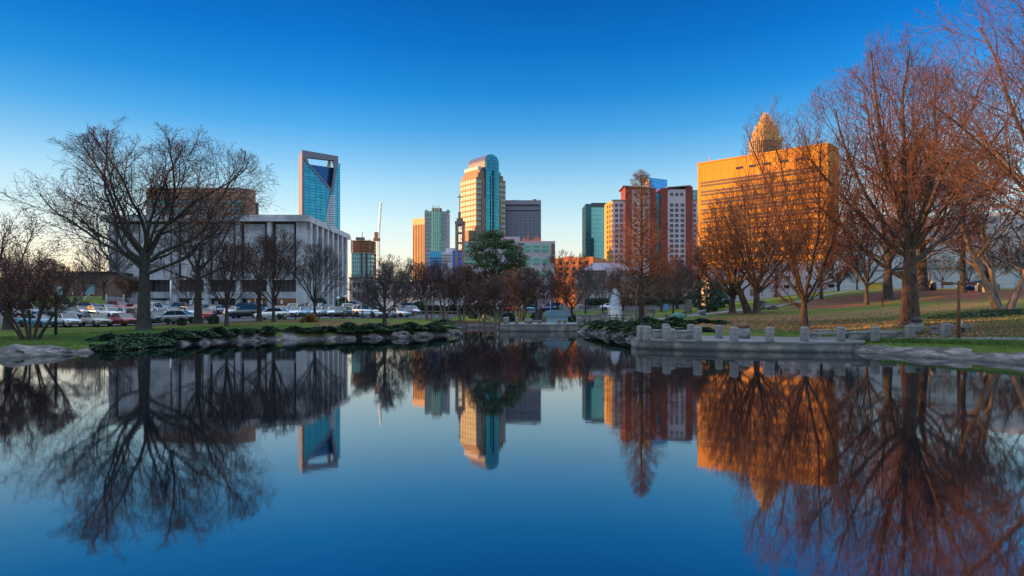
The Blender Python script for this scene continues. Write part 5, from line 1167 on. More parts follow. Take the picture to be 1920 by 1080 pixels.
def car_shapes(kd):
    if kd in CMESH: return CMESH[kd]
    k = KIND[kd]; L, W = k['L'], k['W']; hw = W / 2
    # body shell: cross-sections (x, z bottom, z shoulder, z top, half width bottom, half width shoulder, half width top)
    st = [(0, .42, .55, .60, hw * .72, hw * .78, hw * .70), (.06, .26, .56, .70, hw * .84, hw * .9, hw * .80), (.35, .20, .62, k['hood'] * .93, hw * .95, hw, hw * .86), (k['ws'] * .85, .19, .68, k['hood'], hw * .97, hw, hw * .90),
          (k['ws'] + .25, .19, .70, k['belt'], hw * .97, hw, hw * .93), (L * .55, .19, .72, k['belt'] + .01, hw * .97, hw, hw * .93), (k['rb'] - .25, .20, .74, k['deck'], hw * .97, hw, hw * .92), (L - .30, .24, .72, k['deck'] * .985, hw * .95, hw * .98, hw * .86), (L - .05, .32, .66, k['deck'] * .92, hw * .86, hw * .9, hw * .8), (L, .42, .62, k['deck'] * .8, hw * .76, hw * .8, hw * .74)]
    mb = MB(); V = []; 
    for x, zb_, zs_, zt_, a, b_, c_ in st: V += [(x, -a, zb_), (x, -b_, zs_), (x, -c_, zt_), (x, 0, zt_ + .03), (x, c_, zt_), (x, b_, zs_), (x, a, zb_)]
    f = [(i * 7 + j, i * 7 + (j + 1) % 7, (i + 1) * 7 + (j + 1) % 7, (i + 1) * 7 + j) for i in range(len(st) - 1) for j in range(7)]
    f += [tuple(range(7))[::-1], tuple(range((len(st) - 1) * 7, len(st) * 7))]
    mb.add(V, f, True)
    body = mb
    rh = hw * .76; bz = k['belt'] - .02; gz_ = k['roof']
    q = dict(wsb=(k['ws'], hw * .88, bz), rf=(k['rf'], rh, gz_ - .03), rr=(k['rr'], rh, gz_ - .04), rb=(k['rb'], hw * .86, k['deck'] - .02))
    def cr(n, s_): x, y, z = q[n]; return Vector((x, s_ * y, z))
    roof = MB(); roof.slab([cr('rf', -1), cr('rf', 1), cr('rr', 1), cr('rr', -1)], (0, 0, .05))
    for s_ in (-1, 1):
        for a, b_ in (('wsb', 'rf'), ('rb', 'rr')): roof.tube([cr(a, s_), cr(b_, s_)], .045, 5, smooth=False)
        mA = (cr('wsb', s_) * .5 + cr('rb', s_) * .5); mB = (cr('rf', s_) * .5 + cr('rr', s_) * .5); mA.z = bz; roof.tube([mA, mB], .04, 5, smooth=False)
        if kd in ('minivan', 'suv'): mA = (cr('wsb', s_) * .22 + cr('rb', s_) * .78); mB = (cr('rf', s_) * .22 + cr('rr', s_) * .78); roof.tube([mA, mB], .04, 5, smooth=False)
    ws = MB(); ws.slab([cr('wsb', -1), cr('wsb', 1), cr('rf', 1), cr('rf', -1)], (.02, 0, -.02))
    rg_ = MB(); rg_.slab([cr('rb', 1), cr('rb', -1), cr('rr', -1), cr('rr', 1)], (-.02, 0, -.02))
    sg = []
    for s_ in (-1, 1): g_ = MB(); g_.slab([cr('wsb', s_), cr('rf', s_), cr('rr', s_), cr('rb', s_)], (0, -s_ * .03, 0)); sg.append(g_)
    arch = MB()
    for wx in k['wx']:
        for s_ in (-1, 1):
            n = 10; pts = [(wx + (k['wr'] + .07) * math.cos(R(180 * i / n)), k['wr'] + (k['wr'] + .07) * math.sin(R(180 * i / n))) for i in range(n + 1)] + [(wx - k['wr'] - .07, .2), (wx + k['wr'] + .07, .2)]
            a = [(x, s_ * (hw + .006), z) for x, z in pts]; b_ = [(x, s_ * (hw - .12), z) for x, z in pts]; n2 = len(pts); arch.add(a + b_, [tuple(range(n2)), tuple(range(2 * n2 - 1, n2 - 1, -1))] + [(i, n2 + i, n2 + (i + 1) % n2, (i + 1) % n2) for i in range(n2)])
    gr = MB(); gr.box(-.012, .05, -hw * .45, hw * .45, .50, .62)
    bp = MB(); bp.box(-.03, .12, -hw * .84, hw * .84, .30, .44)
    bp2 = MB(); bp2.box(L - .10, L + .03, -hw * .84, hw * .84, .32, .48)
    hl = [MB().box(.0, .16, s_ * hw * .80 - .16, s_ * hw * .80 + .10, .60, .74) for s_ in (-1, 1)]; tl = [MB().box(L - .12, L + .005, s_ * hw * .76 - .12, s_ * hw * .76 + .12, .66, .84) for s_ in (-1, 1)]
    res = []
    for nm, mb_, mt in [('body', body, None), ('roof', roof, None), ('windshield', ws, 'car_glass'), ('rear_window', rg_, 'car_glass'), ('side_window', sg[0], 'car_glass'), ('side_window', sg[1], 'car_glass'), ('wheel_arch', arch, 'rubber'), ('grille', gr, 'metal_dark'), ('bumper', bp, 'metal_dark'), ('bumper', bp2, 'metal_dark')] + [('headlight', h_, 'headlight') for h_ in hl] + [('taillight', t_, 'taillight') for t_ in tl]:
        for i, v in enumerate(mb_.v): mb_.v[i] = (v[0] - L / 2, v[1], v[2])
        o = mb_.build(nm, M[mt] if mt else None); res.append((nm, o.data, mt)); bpy.data.objects.remove(o)
    CMESH[kd] = (res, k); return CMESH[kd]
BM = {}
def car(kd, px_, Y, head, colr, lab, z=None, detail=True, grp='cars parked in the lot'):
    """head: direction the nose points, degrees from +X"""
    res, k = car_shapes(kd); x = X(px_, Y); h_ = R(head)
    if z is None:
        z = g1(x, Y) + .07
        e = 1.8; zf = g1(x + e * math.cos(h_), Y + e * math.sin(h_)); zb_ = g1(x - e * math.cos(h_), Y - e * math.sin(h_)); pit = math.atan2(zf - zb_, 2 * e); z = (zf + zb_) / 2 + .07
    else: pit = 0
    name = {'suv': 'sport_utility_car', 'sedan': 'sedan_car', 'hatch': 'hatchback_car', 'minivan': 'minivan', 'pickup': 'pickup_truck'}[kd]
    r = empty(name, (x, Y, z), h_ + math.pi, lab, 'car', grp); r.rotation_euler = (0, pit, h_ + math.pi)
    for nm, me, mt in res:
        if not detail and nm in ('wheel_arch', 'grille', 'bumper'): continue
        if mt is None:
            key = (kd, nm, colr)
            if key not in BM: m2 = me.copy(); m2.materials.clear(); m2.materials.append(paint(colr)); BM[key] = m2
            link(nm, BM[key], None, r)
        else: link(nm, me, None, r)
    for wx in k['wx']:
        for s_ in (-1, 1): wheel_objs(r, wx - k['L'] / 2, s_ * (k['W'] / 2 - .10), k['wr'], .21)
TEAL = (.07, .24, .33); SILV = (.52, .56, .60); GOLD = (.36, .33, .27); RED = (.30, .015, .03); BLK = (.015, .018, .022); WHT = (.78, .80, .82); GRY = (.20, .23, .25); NAVY = (.02, .05, .13); ROSE = (.34, .30, .33); BLUE = (.14, .34, .48); GRN = (.02, .07, .06); CHAR = (.05, .06, .07); BRED = (.42, .02, .02)
CARS = [('sedan', 70, 76.5, -18, TEAL, 'dull teal sedan, leftmost of the row nearest the pond'), ('sedan', 126, 78, -38, SILV, 'silver blue sedan parked right behind the dark lamp column'), ('sedan', 180, 78.5, -36, GOLD, 'pale gold sedan between the silver one and the dark red one'),
 ('sedan', 232, 79, -36, RED, 'dark red sedan just left of the broad oak trunk'), ('suv', 262, 84, -40, BLK, 'black sport utility car partly behind the broad oak trunk'), ('hatch', 342, 78.5, 4, GRY, 'grey green hatchback seen side on between the two broad trunks'), ('sedan', 296, 86, -60, CHAR, 'charcoal sedan in shade right of the broad oak trunk'),
 ('minivan', 128, 92, -35, CHAR, 'charcoal van in the second row behind the silver blue sedan'), ('sedan', 206, 96, -32, WHT, 'white sedan in the second row above the pale gold one'), ('sedan', 303, 97, -50, WHT, 'white sedan nose on right of the broad oak trunk'), ('sedan', 322, 99, -30, BLUE, 'light teal sedan behind the grey green hatchback'),
 ('suv', 48, 102, 172, SILV, 'silver sport utility car behind the multi stemmed bush'), ('suv', 92, 106, 168, SILV, 'pale blue sport utility car left of the lamp column'), ('sedan', 112, 109, -20, BLUE, 'light blue sedan at the far side left of the minivan'), ('sedan', 138, 110, -20, SILV, 'silver green sedan touching the rose minivan'), ('minivan', 168, 109, 0, ROSE, 'rose silver minivan seen side on below the lawn steps'),
 ('sedan', 200, 111, -25, SILV, 'silver sedan between the minivan and the maroon car'), ('suv', 224, 114, -30, RED, 'maroon sport utility car on the far side of the lot'), ('sedan', 254, 113, -25, BRED, 'bright red car mostly hidden left of the oak trunk'), ('suv', 290, 113, 90, WHT, 'white boxy car right of the oak trunk in the far row'), ('sedan', 308, 112, -25, BLUE, 'teal blue sedan by the pale flag pole'), ('pickup', 338, 113, 180, CHAR, 'dark pickup truck in front of the office ground floor'),
 ('sedan', 152, 104, -30, SILV, 'silver sedan tucked between the dark van and the white sedan'), ('sedan', 262, 101, -32, BLUE, 'pale blue sedan roof just left of the broad oak trunk'), ('hatch', 355, 101, -40, SILV, 'silver hatchback behind the second broad trunk'), ('suv', 30, 118, 178, BLUE, 'pale blue boxy car in the far row near the left edge'),
 ('sedan', 90, 99, 170, GRY, 'grey sedan behind the leftmost teal sedan'), ('hatch', 182, 103, -30, NAVY, 'navy hatchback left of the white second row sedan'), ('sedan', 238, 96, -38, SILV, 'silver sedan between the white second row sedan and the black car'), ('sedan', 278, 107, -30, GRY, 'grey sedan in the far row behind the broad oak trunk'),
 ('sedan', 478, 110, -85, SILV, 'silver sedan above the black car crossing the lane'), ('sedan', 524, 105, -90, WHT, 'white sedan just left of the nose on row'), ('suv', 566, 112, -90, CHAR, 'charcoal boxy car peeking over the nose on row'), ('sedan', 583, 104, -90, TEAL, 'teal sedan squeezed between two pale cars in the nose on row'), ('sedan', 627, 102, -85, WHT, 'white sedan right of the navy car at the row end'), ('sedan', 664, 104, -50, BLUE, 'blue sedan left of the large white sport utility car'), ('sedan', 705, 106, -30, SILV, 'silver car roof behind the large white sport utility car'),
 ('sedan', 4, 98, 178, WHT, 'white car cut by the left picture edge'), ('suv', 8, 112, 175, CHAR, 'dark car in the far row at the left picture edge'),
 ('sedan', 382, 90, 125, BRED, 'red sedan seen from behind right of the second broad trunk'), ('sedan', 393, 113, 160, NAVY, 'navy sedan behind the red one'), ('hatch', 411, 112, 75, ROSE, 'rose silver hatchback behind the small reddish sign'), ('sedan', 432, 106, -70, SILV, 'silver sedan with pink glints left of the black car'),
 ('suv', 463, 94, 180, BLK, 'black sport utility car crossing side on in the lane'), ('minivan', 456, 114, 180, GRN, 'dark green van in front of the office entrance'), ('sedan', 492, 101, 110, NAVY, 'dark blue sedan between the two slim trees'), ('hatch', 510, 88, 178, WHT, 'white hatchback seen side on behind the slim tree trunk'),
 ('sedan', 535, 100, -95, BLUE, 'blue white sedan, first of the nose on row left of centre'), ('suv', 552, 108, -95, SILV, 'silver sport utility car in the nose on row'), ('sedan', 557, 99, -92, WHT, 'white sedan in the nose on row behind the low rail'), ('sedan', 573, 100, -90, BLUE, 'pale blue sedan in the nose on row beside the round tree trunk'), ('suv', 590, 110, -90, WHT, 'white sport utility car just behind the slim tree'), ('sedan', 596, 101, -88, SILV, 'silver sedan right of the slim tree in the nose on row'),
 ('sedan', 611, 104, -85, NAVY, 'navy car at the end of the nose on row'), ('sedan', 617, 118, -60, BLUE, 'light blue sedan beneath the fins of the office'), ('suv', 652, 108, -70, WHT, 'white sport utility car left of the rail fence'), ('sedan', 640, 101, -80, CHAR, 'charcoal car beneath the globe lamp'), ('suv', 690, 100, -25, WHT, 'large white sport utility car behind the dark rail fence'), ('sedan', 719, 101, -35, SILV, 'silver sedan left of the round dark tree trunk'), ('sedan', 742, 104, -25, SILV, 'silver sedan right of the round dark tree trunk'),
 ('pickup', 664, 122, 180, NAVY, 'dark blue pickup truck beyond the globe lamps'), ('sedan', 678, 116, -60, WHT, 'white car behind the big white sport utility car'), ('sedan', 688, 120, -60, SILV, 'silver car next to the bright red one'), ('hatch', 699, 122, 120, BRED, 'bright red hatchback left of the round dark tree'), ('sedan', 715, 122, -60, GRY, 'grey car half hidden by the round dark tree'), ('hatch', 748, 112, 110, BRED, 'bright red hatchback behind the grey rail fence'), ('sedan', 762, 110, 110, NAVY, 'navy sedan with white number plate behind the grey rail fence'), ('sedan', 771, 117, -60, WHT, 'white sedan at the right end of the lot'), ('suv', 776, 124, 0, NAVY, 'dark blue car behind the white sedan at the lot end')]
for kd, a, Y, hd, cl, lb in CARS: car(kd, a, Y, hd, cl, lb)
for i, (kd, a, Y, hd, cl, lb) in enumerate([('sedan', 851, 141, 0, SILV, 'silver car on the street behind the third crape tree'), ('sedan', 884, 142, 180, BLUE, 'pale blue car on the street behind the round bushes'), ('suv', 896, 143, 180, WHT, 'white car on the street by the centre of the bush row'), ('suv', 915, 142, 0, WHT, 'white sport utility car on the street beside the rightmost bushes'), ('sedan', 941, 143, 0, TEAL, 'teal car on the street left of the wide brown trunk'), ('sedan', 957, 142, 0, RED, 'dark red car on the street near the brown trunk'), ('sedan', 998, 140, 0, BLUE, 'light blue car on the street left of the shell sculpture'), ('minivan', 1033, 138, 180, NAVY, 'navy blue van on the street above the domed kiosk'), ('sedan', 1146, 143, 0, WHT, 'white car on the street left of the jet')]):
    car(kd, a, Y, hd, cl, lb, detail=False, grp='cars on the street beyond the park')
x = X(1834, 84); car('sedan', 1834, 92, 172, (.02, .18, .40), 'bright blue car showing above the hill crest at right', z=Z(546, 92), grp='cars on the street beyond the park')
# ------------------------------------------------------------------ trees
def tree_env(H, hw, base, asym=0): cz = (H + base) / 2; return (asym, 0, cz, hw, hw, (H - base) / 2 * 1.04)
rr = random.Random(11)
# A: broad oak at the left, crooked spreading limbs
H = 20.2
limA = [(.62, 184, 12, 14.5, .36), (.70, 350, 14, 14.5, .36), (.76, 172, 26, 14.5, .44), (.84, 10, 24, 15.5, .46), (.86, 172, 40, 13, .48), (.88, 8, 38, 13.5, .46), (.80, 265, 25, 8.5, .4), (.82, 95, 25, 8.5, .4), (.90, 150, 52, 11.5, .55), (.92, 35, 48, 11.5, .52), (.97, 205, 62, 11.5, .5), (.99, 340, 66, 11.5, .5), (1.0, 80, 78, 11, .5), (.95, 300, 50, 9.5, .42)]
dA = gen_tree(21, H, .63, .36, limA, (.6, 0, 10.4, 13.8, 10.5, 7.9), nch=(12, 8, 7, 5), ang=(45, 48, 50, 50), ratio=(.52, .5, .5, .5), trop=(0, .045, .05, .03, .02), wob=(.02, .14, .16, .2, .22), rmin=.014, rk=.52, start=.2)
def near_tips(d, test, k, seed, jit=.3):
    r_ = random.Random(seed); t = [p for p in d[2] if test(p)]; o = []
    if not t: return [(0, 0, 5)]
    for _ in range(k): p = r_.choice(t); o.append(tuple(c + r_.gauss(0, jit) for c in p))
    return o
lfA = leaf_mesh('leaves', near_tips(dA, lambda p: mnoise.noise((p[0] * .28, p[1] * .28 + 9, p[2] * .28)) > .18 and p[2] < 14, 900, 1), .16, M['leaf_orange'], 3)
plant('oak_tree', dA, X(270, 62), 62, 'bark', 'twig_dark', 'broad bare oak with thick trunk and wide spreading limbs on the left bank', 'tree', leaves=lfA)
# B: second oak keeping orange leaves
H = 15.5
dB = gen_tree(22, H, .46, .42, [(.72, 185, 15, 6.5, .4), (.78, 5, 15, 6, .4), (.86, 160, 40, 7.5, .5), (.9, 20, 38, 7.5, .5), (.88, 270, 35, 6, .42), (.92, 90, 35, 6, .42), (.98, 120, 62, 8, .55), (1.0, 320, 66, 8, .55)], tree_env(H, 6.8, 4.5), nch=(9, 7, 5, 3), wob=(.02, .13, .16, .2, .2), rmin=.018)
lfB = leaf_mesh('leaves', near_tips(dB, lambda p: mnoise.noise((p[0] * .3, p[1] * .3 + 3, p[2] * .3)) > .0, 2200, 2, .35), .17, M['leaf_orange'], 4)
plant('oak_tree', dB, X(371, 75), 75, 'bark', 'twig_brown', 'second oak behind the broad one, still holding orange brown leaves', 'tree', leaves=lfB)
# vase-shaped slim trees
def vase(seed, H, r0, fork, hw, n=8, e0=38, e1=78, rmin=.014, nch=(9, 7, 5, 2), maxlvl=4, base=None):
    r_ = random.Random(seed); L = H * (1 - fork) * 1.15
    lb = auto_limbs(r_, n + 3, .72, 1.0, e0, e1, L * .85, L, .55)
    return gen_tree(seed, H, r0, fork, lb, tree_env(H, hw, base if base is not None else H * fork * .8), nch=nch, ang=(30, 34, 38, 42), ratio=(.5, .48, .5, .5), trop=(0, .035, .05, .05, .03), wob=(.02, .05, .09, .12, .15), rmin=rmin, maxlvl=maxlvl, rk=.5)
vC = vase(31, 8.0, .20, .28, 3.6); vD = vase(32, 9.4, .20, .27, 4.2); vE = vase(33, 8.6, .19, .26, 3.5, n=9)
plant('maple_tree', vC, X(425, 64), 64, 'bark', 'twig_brown', 'slim bare maple with twin trunk beside the small reddish sign', 'tree', 'slim bare maples before the office')
plant('maple_tree', vD, X(513, 72), 72, 'bark', 'twig_brown', 'slim bare maple with fanned branches, middle of the slim trio', 'tree', 'slim bare maples before the office')
plant('maple_tree', vE, X(590, 76), 76, 'bark', 'twig_grey', 'slim bare maple on the grassy mound right of the slim trio', 'tree', 'slim bare maples before the office')
dT = gen_tree(34, 11.6, .30, .38, auto_limbs(rr, 9, .6, 1, 20, 75, 4, 5.5, .5), tree_env(11.6, 3.8, 3.6), rmin=.014, nch=(8, 6, 5, 2), trop=(0, .05, .05, .03, .02))
plant('tall_tree', dT, X(486, 76), 76, 'bark_warm', 'twig_brown', 'taller bare tree with brown trunk behind the slim maples', 'tree')
# edge tree with brown leaves, and a large multi-stem crape myrtle in front
dG = gen_tree(35, 11.0, .42, .4, auto_limbs(rr, 8, .6, 1, 15, 70, 4, 6, .45), tree_env(11.0, 4.8, 2.8), rmin=.016, nch=(8, 6, 4, 3))
lfG = leaf_mesh('leaves', near_tips(dG, lambda p: mnoise.noise((p[0] * .4, p[1] * .4, p[2] * .4)) > -.1, 3200, 3, .3), .16, M['leaf_brown'], 5)
plant('oak_tree', dG, X(15, 62), 62, 'bark', 'twig_dark', 'dark trunked oak with brown leaves at the left picture edge', 'tree', leaves=lfG)
def multistem(seed, H, hw, ns, r0, lean=.3, hk=.55, rmin=.011, nch=(8, 6, 4, 3), fl=1.25):
    r_ = random.Random(seed); st = []
    for i in range(ns):
        a = 6.28 * i / ns + r_.uniform(-.4, .4); b_ = .16 + r0; ln = lean * r_.uniform(.55, 1.25)
        lb = auto_limbs(r_, 5, .5, 1, 35, 75, H * (1 - hk) * .8, H * (1 - hk) * 1.0, .6)
        st.append((math.cos(a) * b_, math.sin(a) * b_, math.cos(a) * ln, math.sin(a) * ln, H * hk * r_.uniform(.85, 1.1), r0 * r_.uniform(.75, 1.1), lb))
    return gen_tree(seed, H, r0, hk, [], tree_env(H, hw, H * .25), nch=nch, ang=(32, 36, 42, 45), ratio=(.5, .5, .5, .5), trop=(0, .03, .03, .02, .01), wob=(.03, .1, .13, .16, .2), rmin=rmin, stems=st, flare=fl, rk=.55)
dH = multistem(36, 5.4, 3.4, 9, .085, .62, .58, rmin=.010)
lfH = leaf_mesh('seed_heads', near_tips(dH, lambda p: p[2] > 2.6, 5200, 4, .22), .085, M['leaf_brown'], 6, 1.0)
plant('crape_myrtle', dH, X(58, 44.6), 44.6, 'bark_warm', 'twig_brown', 'bushy multi stemmed crape myrtle with rusty seed heads at the left shore', 'tree', leaves=lfH)
# row of crape myrtles by the cove
cm = [multistem(40, 8.0, 3.1, 4, .14, .16, .5, .013), multistem(41, 8.2, 3.2, 3, .16, .12, .5, .013)]
lc = [leaf_mesh('seed_heads', near_tips(c_, lambda p: p[2] > 4, 1500, 4, .3), .12, M['leaf_brown'], 6, 1.0) for c_ in cm]
CMY = [(803, 97, 'leftmost of the cove row, pinkish stems'), (834, 96, 'second from the left in the cove row, straight brown stem'), (865, 95, 'third in the cove row, open forked stems'), (904, 92, 'fourth in the cove row, thick pale stem'), (934, 91, 'rightmost of the cove row beside the far platform')]
for i, (a, Y, lb) in enumerate(CMY): plant('crape_myrtle', cm[i % 2], X(a, Y), Y, 'bark_pale', 'twig_brown', 'crape myrtle ' + lb, 'tree', 'crape myrtles along the cove', scale=[1, 1.06, .98, 1.0, .92][i], rz=i * 1.9, leaves=lc[i % 2])
# round dark tree
dJ = gen_tree(45, 6.0, .24, .3, auto_limbs(rr, 11, .7, 1, 22, 82, 3.0, 3.6, .5), tree_env(6.3, 3.3, 1.3), nch=(10, 8, 6, 4), ang=(35, 38, 42, 45), trop=(0, .02, .03, .02, .01), rmin=.013)
plant('round_tree', dJ, X(721, 63), 63, 'bark', 'twig_grey', 'dense round headed dark tree on the juniper bank left of the cove', 'tree')
# broad evergreen magnolia
def evergreen(seed, H, hw, z0, nclump, nleaf, mat, size=.22, shape='round'):
    r_ = random.Random(seed); cl = []; pts = []
    for i in range(nclump):
        while True:
            a = r_.random() * 6.28; q = r_.random() ** .5; t = r_.random()
            zc = z0 + (H - z0) * t; rm = hw * (math.sin(math.pi * min(1, (t * .85 + .12))) ** .6 if shape == 'round' else (1 - t) ** .8 + .05)
            if q * rm > rm * .45 or r_.random() < .3: break
        cl.append((q * rm * math.cos(a), q * rm * math.sin(a), zc, r_.uniform(.45, 1.0) * hw * .26))
    for i in range(nleaf):
        c_ = cl[i % len(cl)]; v = Vector((r_.gauss(0, 1), r_.gauss(0, 1), r_.gauss(0, 1))).normalized() * c_[3] * r_.random() ** .4; pts.append((c_[0] + v.x, c_[1] + v.y, c_[2] + v.z * .6))
    T = []; 
    def chain(a, b_, r0_, r1_, n):
        a = Vector(a); b_ = Vector(b_); p = a
        for i in range(n):
            q = a + (b_ - a) * (i + 1) / n + Vector((r_.gauss(0, .06), r_.gauss(0, .06), 0)); d = q - p; T.append((*p, *q, *d, *d, r0_ + (r1_ - r0_) * i / n, r0_ + (r1_ - r0_) * (i + 1) / n)); p = q
    chain((0, 0, -.2), (0, 0, H * .9), hw * .06, .05, 10)
    for c_ in cl[::2]: chain((0, 0, max(z0 * .6, c_[2] * .6)), c_[:3], hw * .02, .02, 4)
    return T, leaf_mesh('crown', pts, size, M[mat], seed, .55)
def plant_evergreen(name, data, x, y, lab, scale=1, rz=0, cat='tree', group=None, bark='bark'):
    z = g1(x, y); r = empty(name, (x, y, z), rz, lab, cat, group); r.scale = (scale,) * 3
    if not isinstance(data[0], bpy.types.Mesh): data[0] = seg_mesh('trunk', data[0], 7, M[bark])
    link('trunk', data[0], None, r); link('crown', data[1], None, r)
eL = list(evergreen(51, 14.6, 5.8, 5.0, 120, 32000, 'leaf_green', .26)); plant_evergreen('magnolia_tree', eL, X(926, 122), 122, 'broad dark green magnolia above the crape row, left of the green windowed office')
eZ = list(evergreen(52, 4.4, 2.6, .3, 60, 12000, 'leaf_dark', .16)); plant_evergreen('evergreen_shrub', eZ, X(1326, 92), 92, 'dark conifer thicket beside the hill path', cat='shrub', rz=.3)
plant_evergreen('evergreen_shrub', eZ, X(1352, 98), 98, 'dark conifer clump right of the thicket at the hill path', cat='shrub', rz=2.3, scale=.9)
eS = list(evergreen(53, 9.0, 3.2, 2.0, 60, 9000, 'leaf_dark', .28))
for a, Y, s_, lb in ((985, 132, .95, 'dark evergreen behind the wide brown trunk at the far shore'), (905, 128, .8, 'low dark evergreen under the magnolia')): plant_evergreen('evergreen_tree', eS, X(a, Y), Y, lb, s_, a)
# bald cypress: straight leader with fine drooping-up branches
def conical(seed, H, hw, r0, n, rmin=.012):
    r_ = random.Random(seed); lb = []; az = 0
    for i in range(n):
        t = .13 + .86 * i / n; az += 137.5 + r_.uniform(-15, 15); L = hw * (1.02 - t) ** .75 * 1.12 * r_.uniform(.8, 1.1) + .25
        lb.append((t, az, 6 + 38 * t, L, .20 + .25 * t))
    return gen_tree(seed, H, r0, 1.0, lb, (0, 0, H * .5, hw * 1.3, hw * 1.3, H * .62), nch=(15, 9, 3, 2), ang=(55, 50, 45, 45), ratio=(.36, .42, .5, .5), trop=(0, .03, .03, .02, .01), wob=(.01, .05, .09, .12, .15), rmin=rmin, maxlvl=3, lead=1, start=.12, rk=.5, seg=(.9, .5, .4, .3, .3))
dO = conical(55, 15.4, 4.6, .32, 84, .009)
lfO = leaf_mesh('needles', near_tips(dO, lambda p: p[2] < 10.5, 7000, 8, .2), .11, M['leaf_orange'], 9, .5)
plant('bald_cypress', dO, X(1203, 70), 70, 'bark_warm', 'twig_rust', 'tall conical rust brown cypress with straight trunk right of the fountain', 'tree', leaves=lfO)
# trees on the right slope
vQ = vase(61, 15.0, .42, .2, 5.6, n=10, e0=35, e1=78, nch=(10, 7, 5, 3), rmin=.016)
vP = vase(62, 12.0, .36, .2, 5.0, n=9, e0=28, e1=75, nch=(9, 7, 5, 3), rmin=.016)
plant('maple_tree', vP, X(1373, 75), 75, 'bark_warm', 'twig_red', 'bare tree with dark straight trunk beside the leaning trunk on the slope', 'tree', 'bare maples on the right slope')
plant('maple_tree', vQ, X(1419, 73), 73, 'bark_warm', 'twig_red', 'tall bare tree standing right of the leaning trunk on the slope', 'tree', 'bare maples on the right slope')
dLn = gen_tree(63, 10, .42, .45, [(.55, 170, 35, 5, .5), (.8, 160, 45, 5.5, .6), (.9, 60, 55, 5, .5), (1, 200, 60, 5, .6), (1, 110, 75, 5, .5), (.7, 250, 40, 4, .45)], (-2.6, 0, 6.4, 5, 5, 4.2), lean=(-.42, 0), rmin=.014, nch=(8, 6, 5, 2))
plant('leaning_tree', dLn, X(1405, 74), 74, 'bark_warm', 'twig_red', 'gnarled tree with trunk leaning left on the slope', 'tree')
# R: low forked tree at the water
H = 18.6
dR = gen_tree(64, H, .40, .13, [(.75, 165, 22, 8.5, .46), (.85, 15, 30, 9.5, .50), (.95, 140, 50, 13, .55), (.97, 40, 55, 13, .55), (1, 100, 72, 15, .62), (1, 280, 68, 15, .60), (.95, 200, 60, 13, .5), (.92, 330, 58, 13, .5), (.9, 250, 40, 8, .42)], (-.2, 0, 10.6, 5.6, 5.6, 9.0),
              nch=(13, 8, 6, 4), ang=(34, 38, 44, 46), trop=(0, .04, .05, .04, .03), wob=(.02, .05, .1, .14, .16), rmin=.013, start=.15, rk=.46)
plant('forked_maple', dR, X(1507, 55), 55, 'bark_warm', 'twig_red', 'tall bare maple forking low just behind the near platform', 'tree')
# S: dark oak behind
dS = gen_tree(65, 17, .55, .32, auto_limbs(rr, 11, .6, 1, 12, 72, 8, 9.5, .42), tree_env(17, 9.5, 3.2), nch=(10, 7, 5, 3), wob=(.02, .12, .15, .18, .2), rmin=.018)
lfS = leaf_mesh('leaves', near_tips(dS, lambda p: p[2] > 8 and mnoise.noise((p[0] * .25, p[1] * .25, p[2] * .25)) > -.12, 6500, 5, .4), .20, M['leaf_orange'], 7)
plant('oak_tree', dS, X(1665, 85), 85, 'bark', 'twig_rust', 'dark thick trunked oak behind and left of the big sunlit tree', 'tree', 'oaks on the hill crest', scale=1.12)
plant('oak_tree', dS, X(1728, 91), 91, 'bark', 'twig_rust', 'straight trunked oak holding orange leaves just right of the big sunlit tree', 'tree', 'oaks on the hill crest', scale=1.42, rz=2.2, leaves=lfS)
# T: the big sunlit tree
H = 21.6
dTT = gen_tree(66, H, .72, .27, [(.60, 160, 30, 9.5, .34), (.80, 20, 28, 9.5, .42), (.88, 172, 38, 10.5, .44), (.90, 60, 40, 11, .42), (.95, 145, 52, 13, .50), (.97, 30, 56, 13, .5), (1, 95, 80, 16.5, .62), (1, 180, 70, 15.5, .55), (1, 0, 72, 15, .52), (.98, 270, 62, 12.5, .45), (.96, 225, 55, 12, .42), (.96, 310, 52, 12, .42)],
              (-.2, 0, 12.4, 8.2, 8.0, 9.6), nch=(14, 9, 6, 5), ang=(36, 40, 44, 48), trop=(0, .03, .045, .04, .03), wob=(.015, .05, .09, .13, .16), rmin=.012, start=.16, rk=.46)
plant('big_maple', dTT, X(1706, 52), 52, 'bark_warm', 'twig_red', 'biggest tree with thick trunk and fan of red twigs behind the domed litter bin', 'tree')
# V: straight dark trunk; W: three diverging trunks
dV = gen_tree(67, 19, .38, .62, auto_limbs(rr, 12, .45, 1, 25, 72, 6, 7.5, .42), tree_env(19, 7, 6), nch=(9, 7, 5, 3), rmin=.018)
plant('oak_tree', dV, X(1806, 88), 88, 'bark', 'twig_dark', 'tall straight dark trunk right of the rusty lamp post', 'tree', 'oaks on the hill crest')
st = [(-.25, 0, -.42, .05, 7.0, .30, auto_limbs(rr, 6, .55, 1, 35, 75, 5, 6.5, .55)), (0, .2, -.16, .1, 7.5, .24, auto_limbs(rr, 6, .5, 1, 35, 78, 5, 6, .55)), (.3, -.1, .42, -.05, 7.0, .30, auto_limbs(rr, 6, .5, 1, 30, 75, 5, 6.5, .55))]
dW = gen_tree(68, 15, .3, .5, [], (0, 0, 9.5, 7.0, 6.5, 6.4), nch=(9, 7, 5, 3), stems=st, rmin=.014, ang=(35, 40, 44, 45))
lfW = leaf_mesh('leaves', near_tips(dW, lambda p: mnoise.noise((p[0] * .35, p[1] * .35, p[2] * .35)) > .12, 2200, 3, .3), .15, M['leaf_brown'], 5)
plant('three_stem_tree', dW, X(1880, 58), 58, 'bark_pale', 'twig_brown', 'grey barked tree of three diverging stems on the ivy bed at right', 'tree', leaves=lfW)
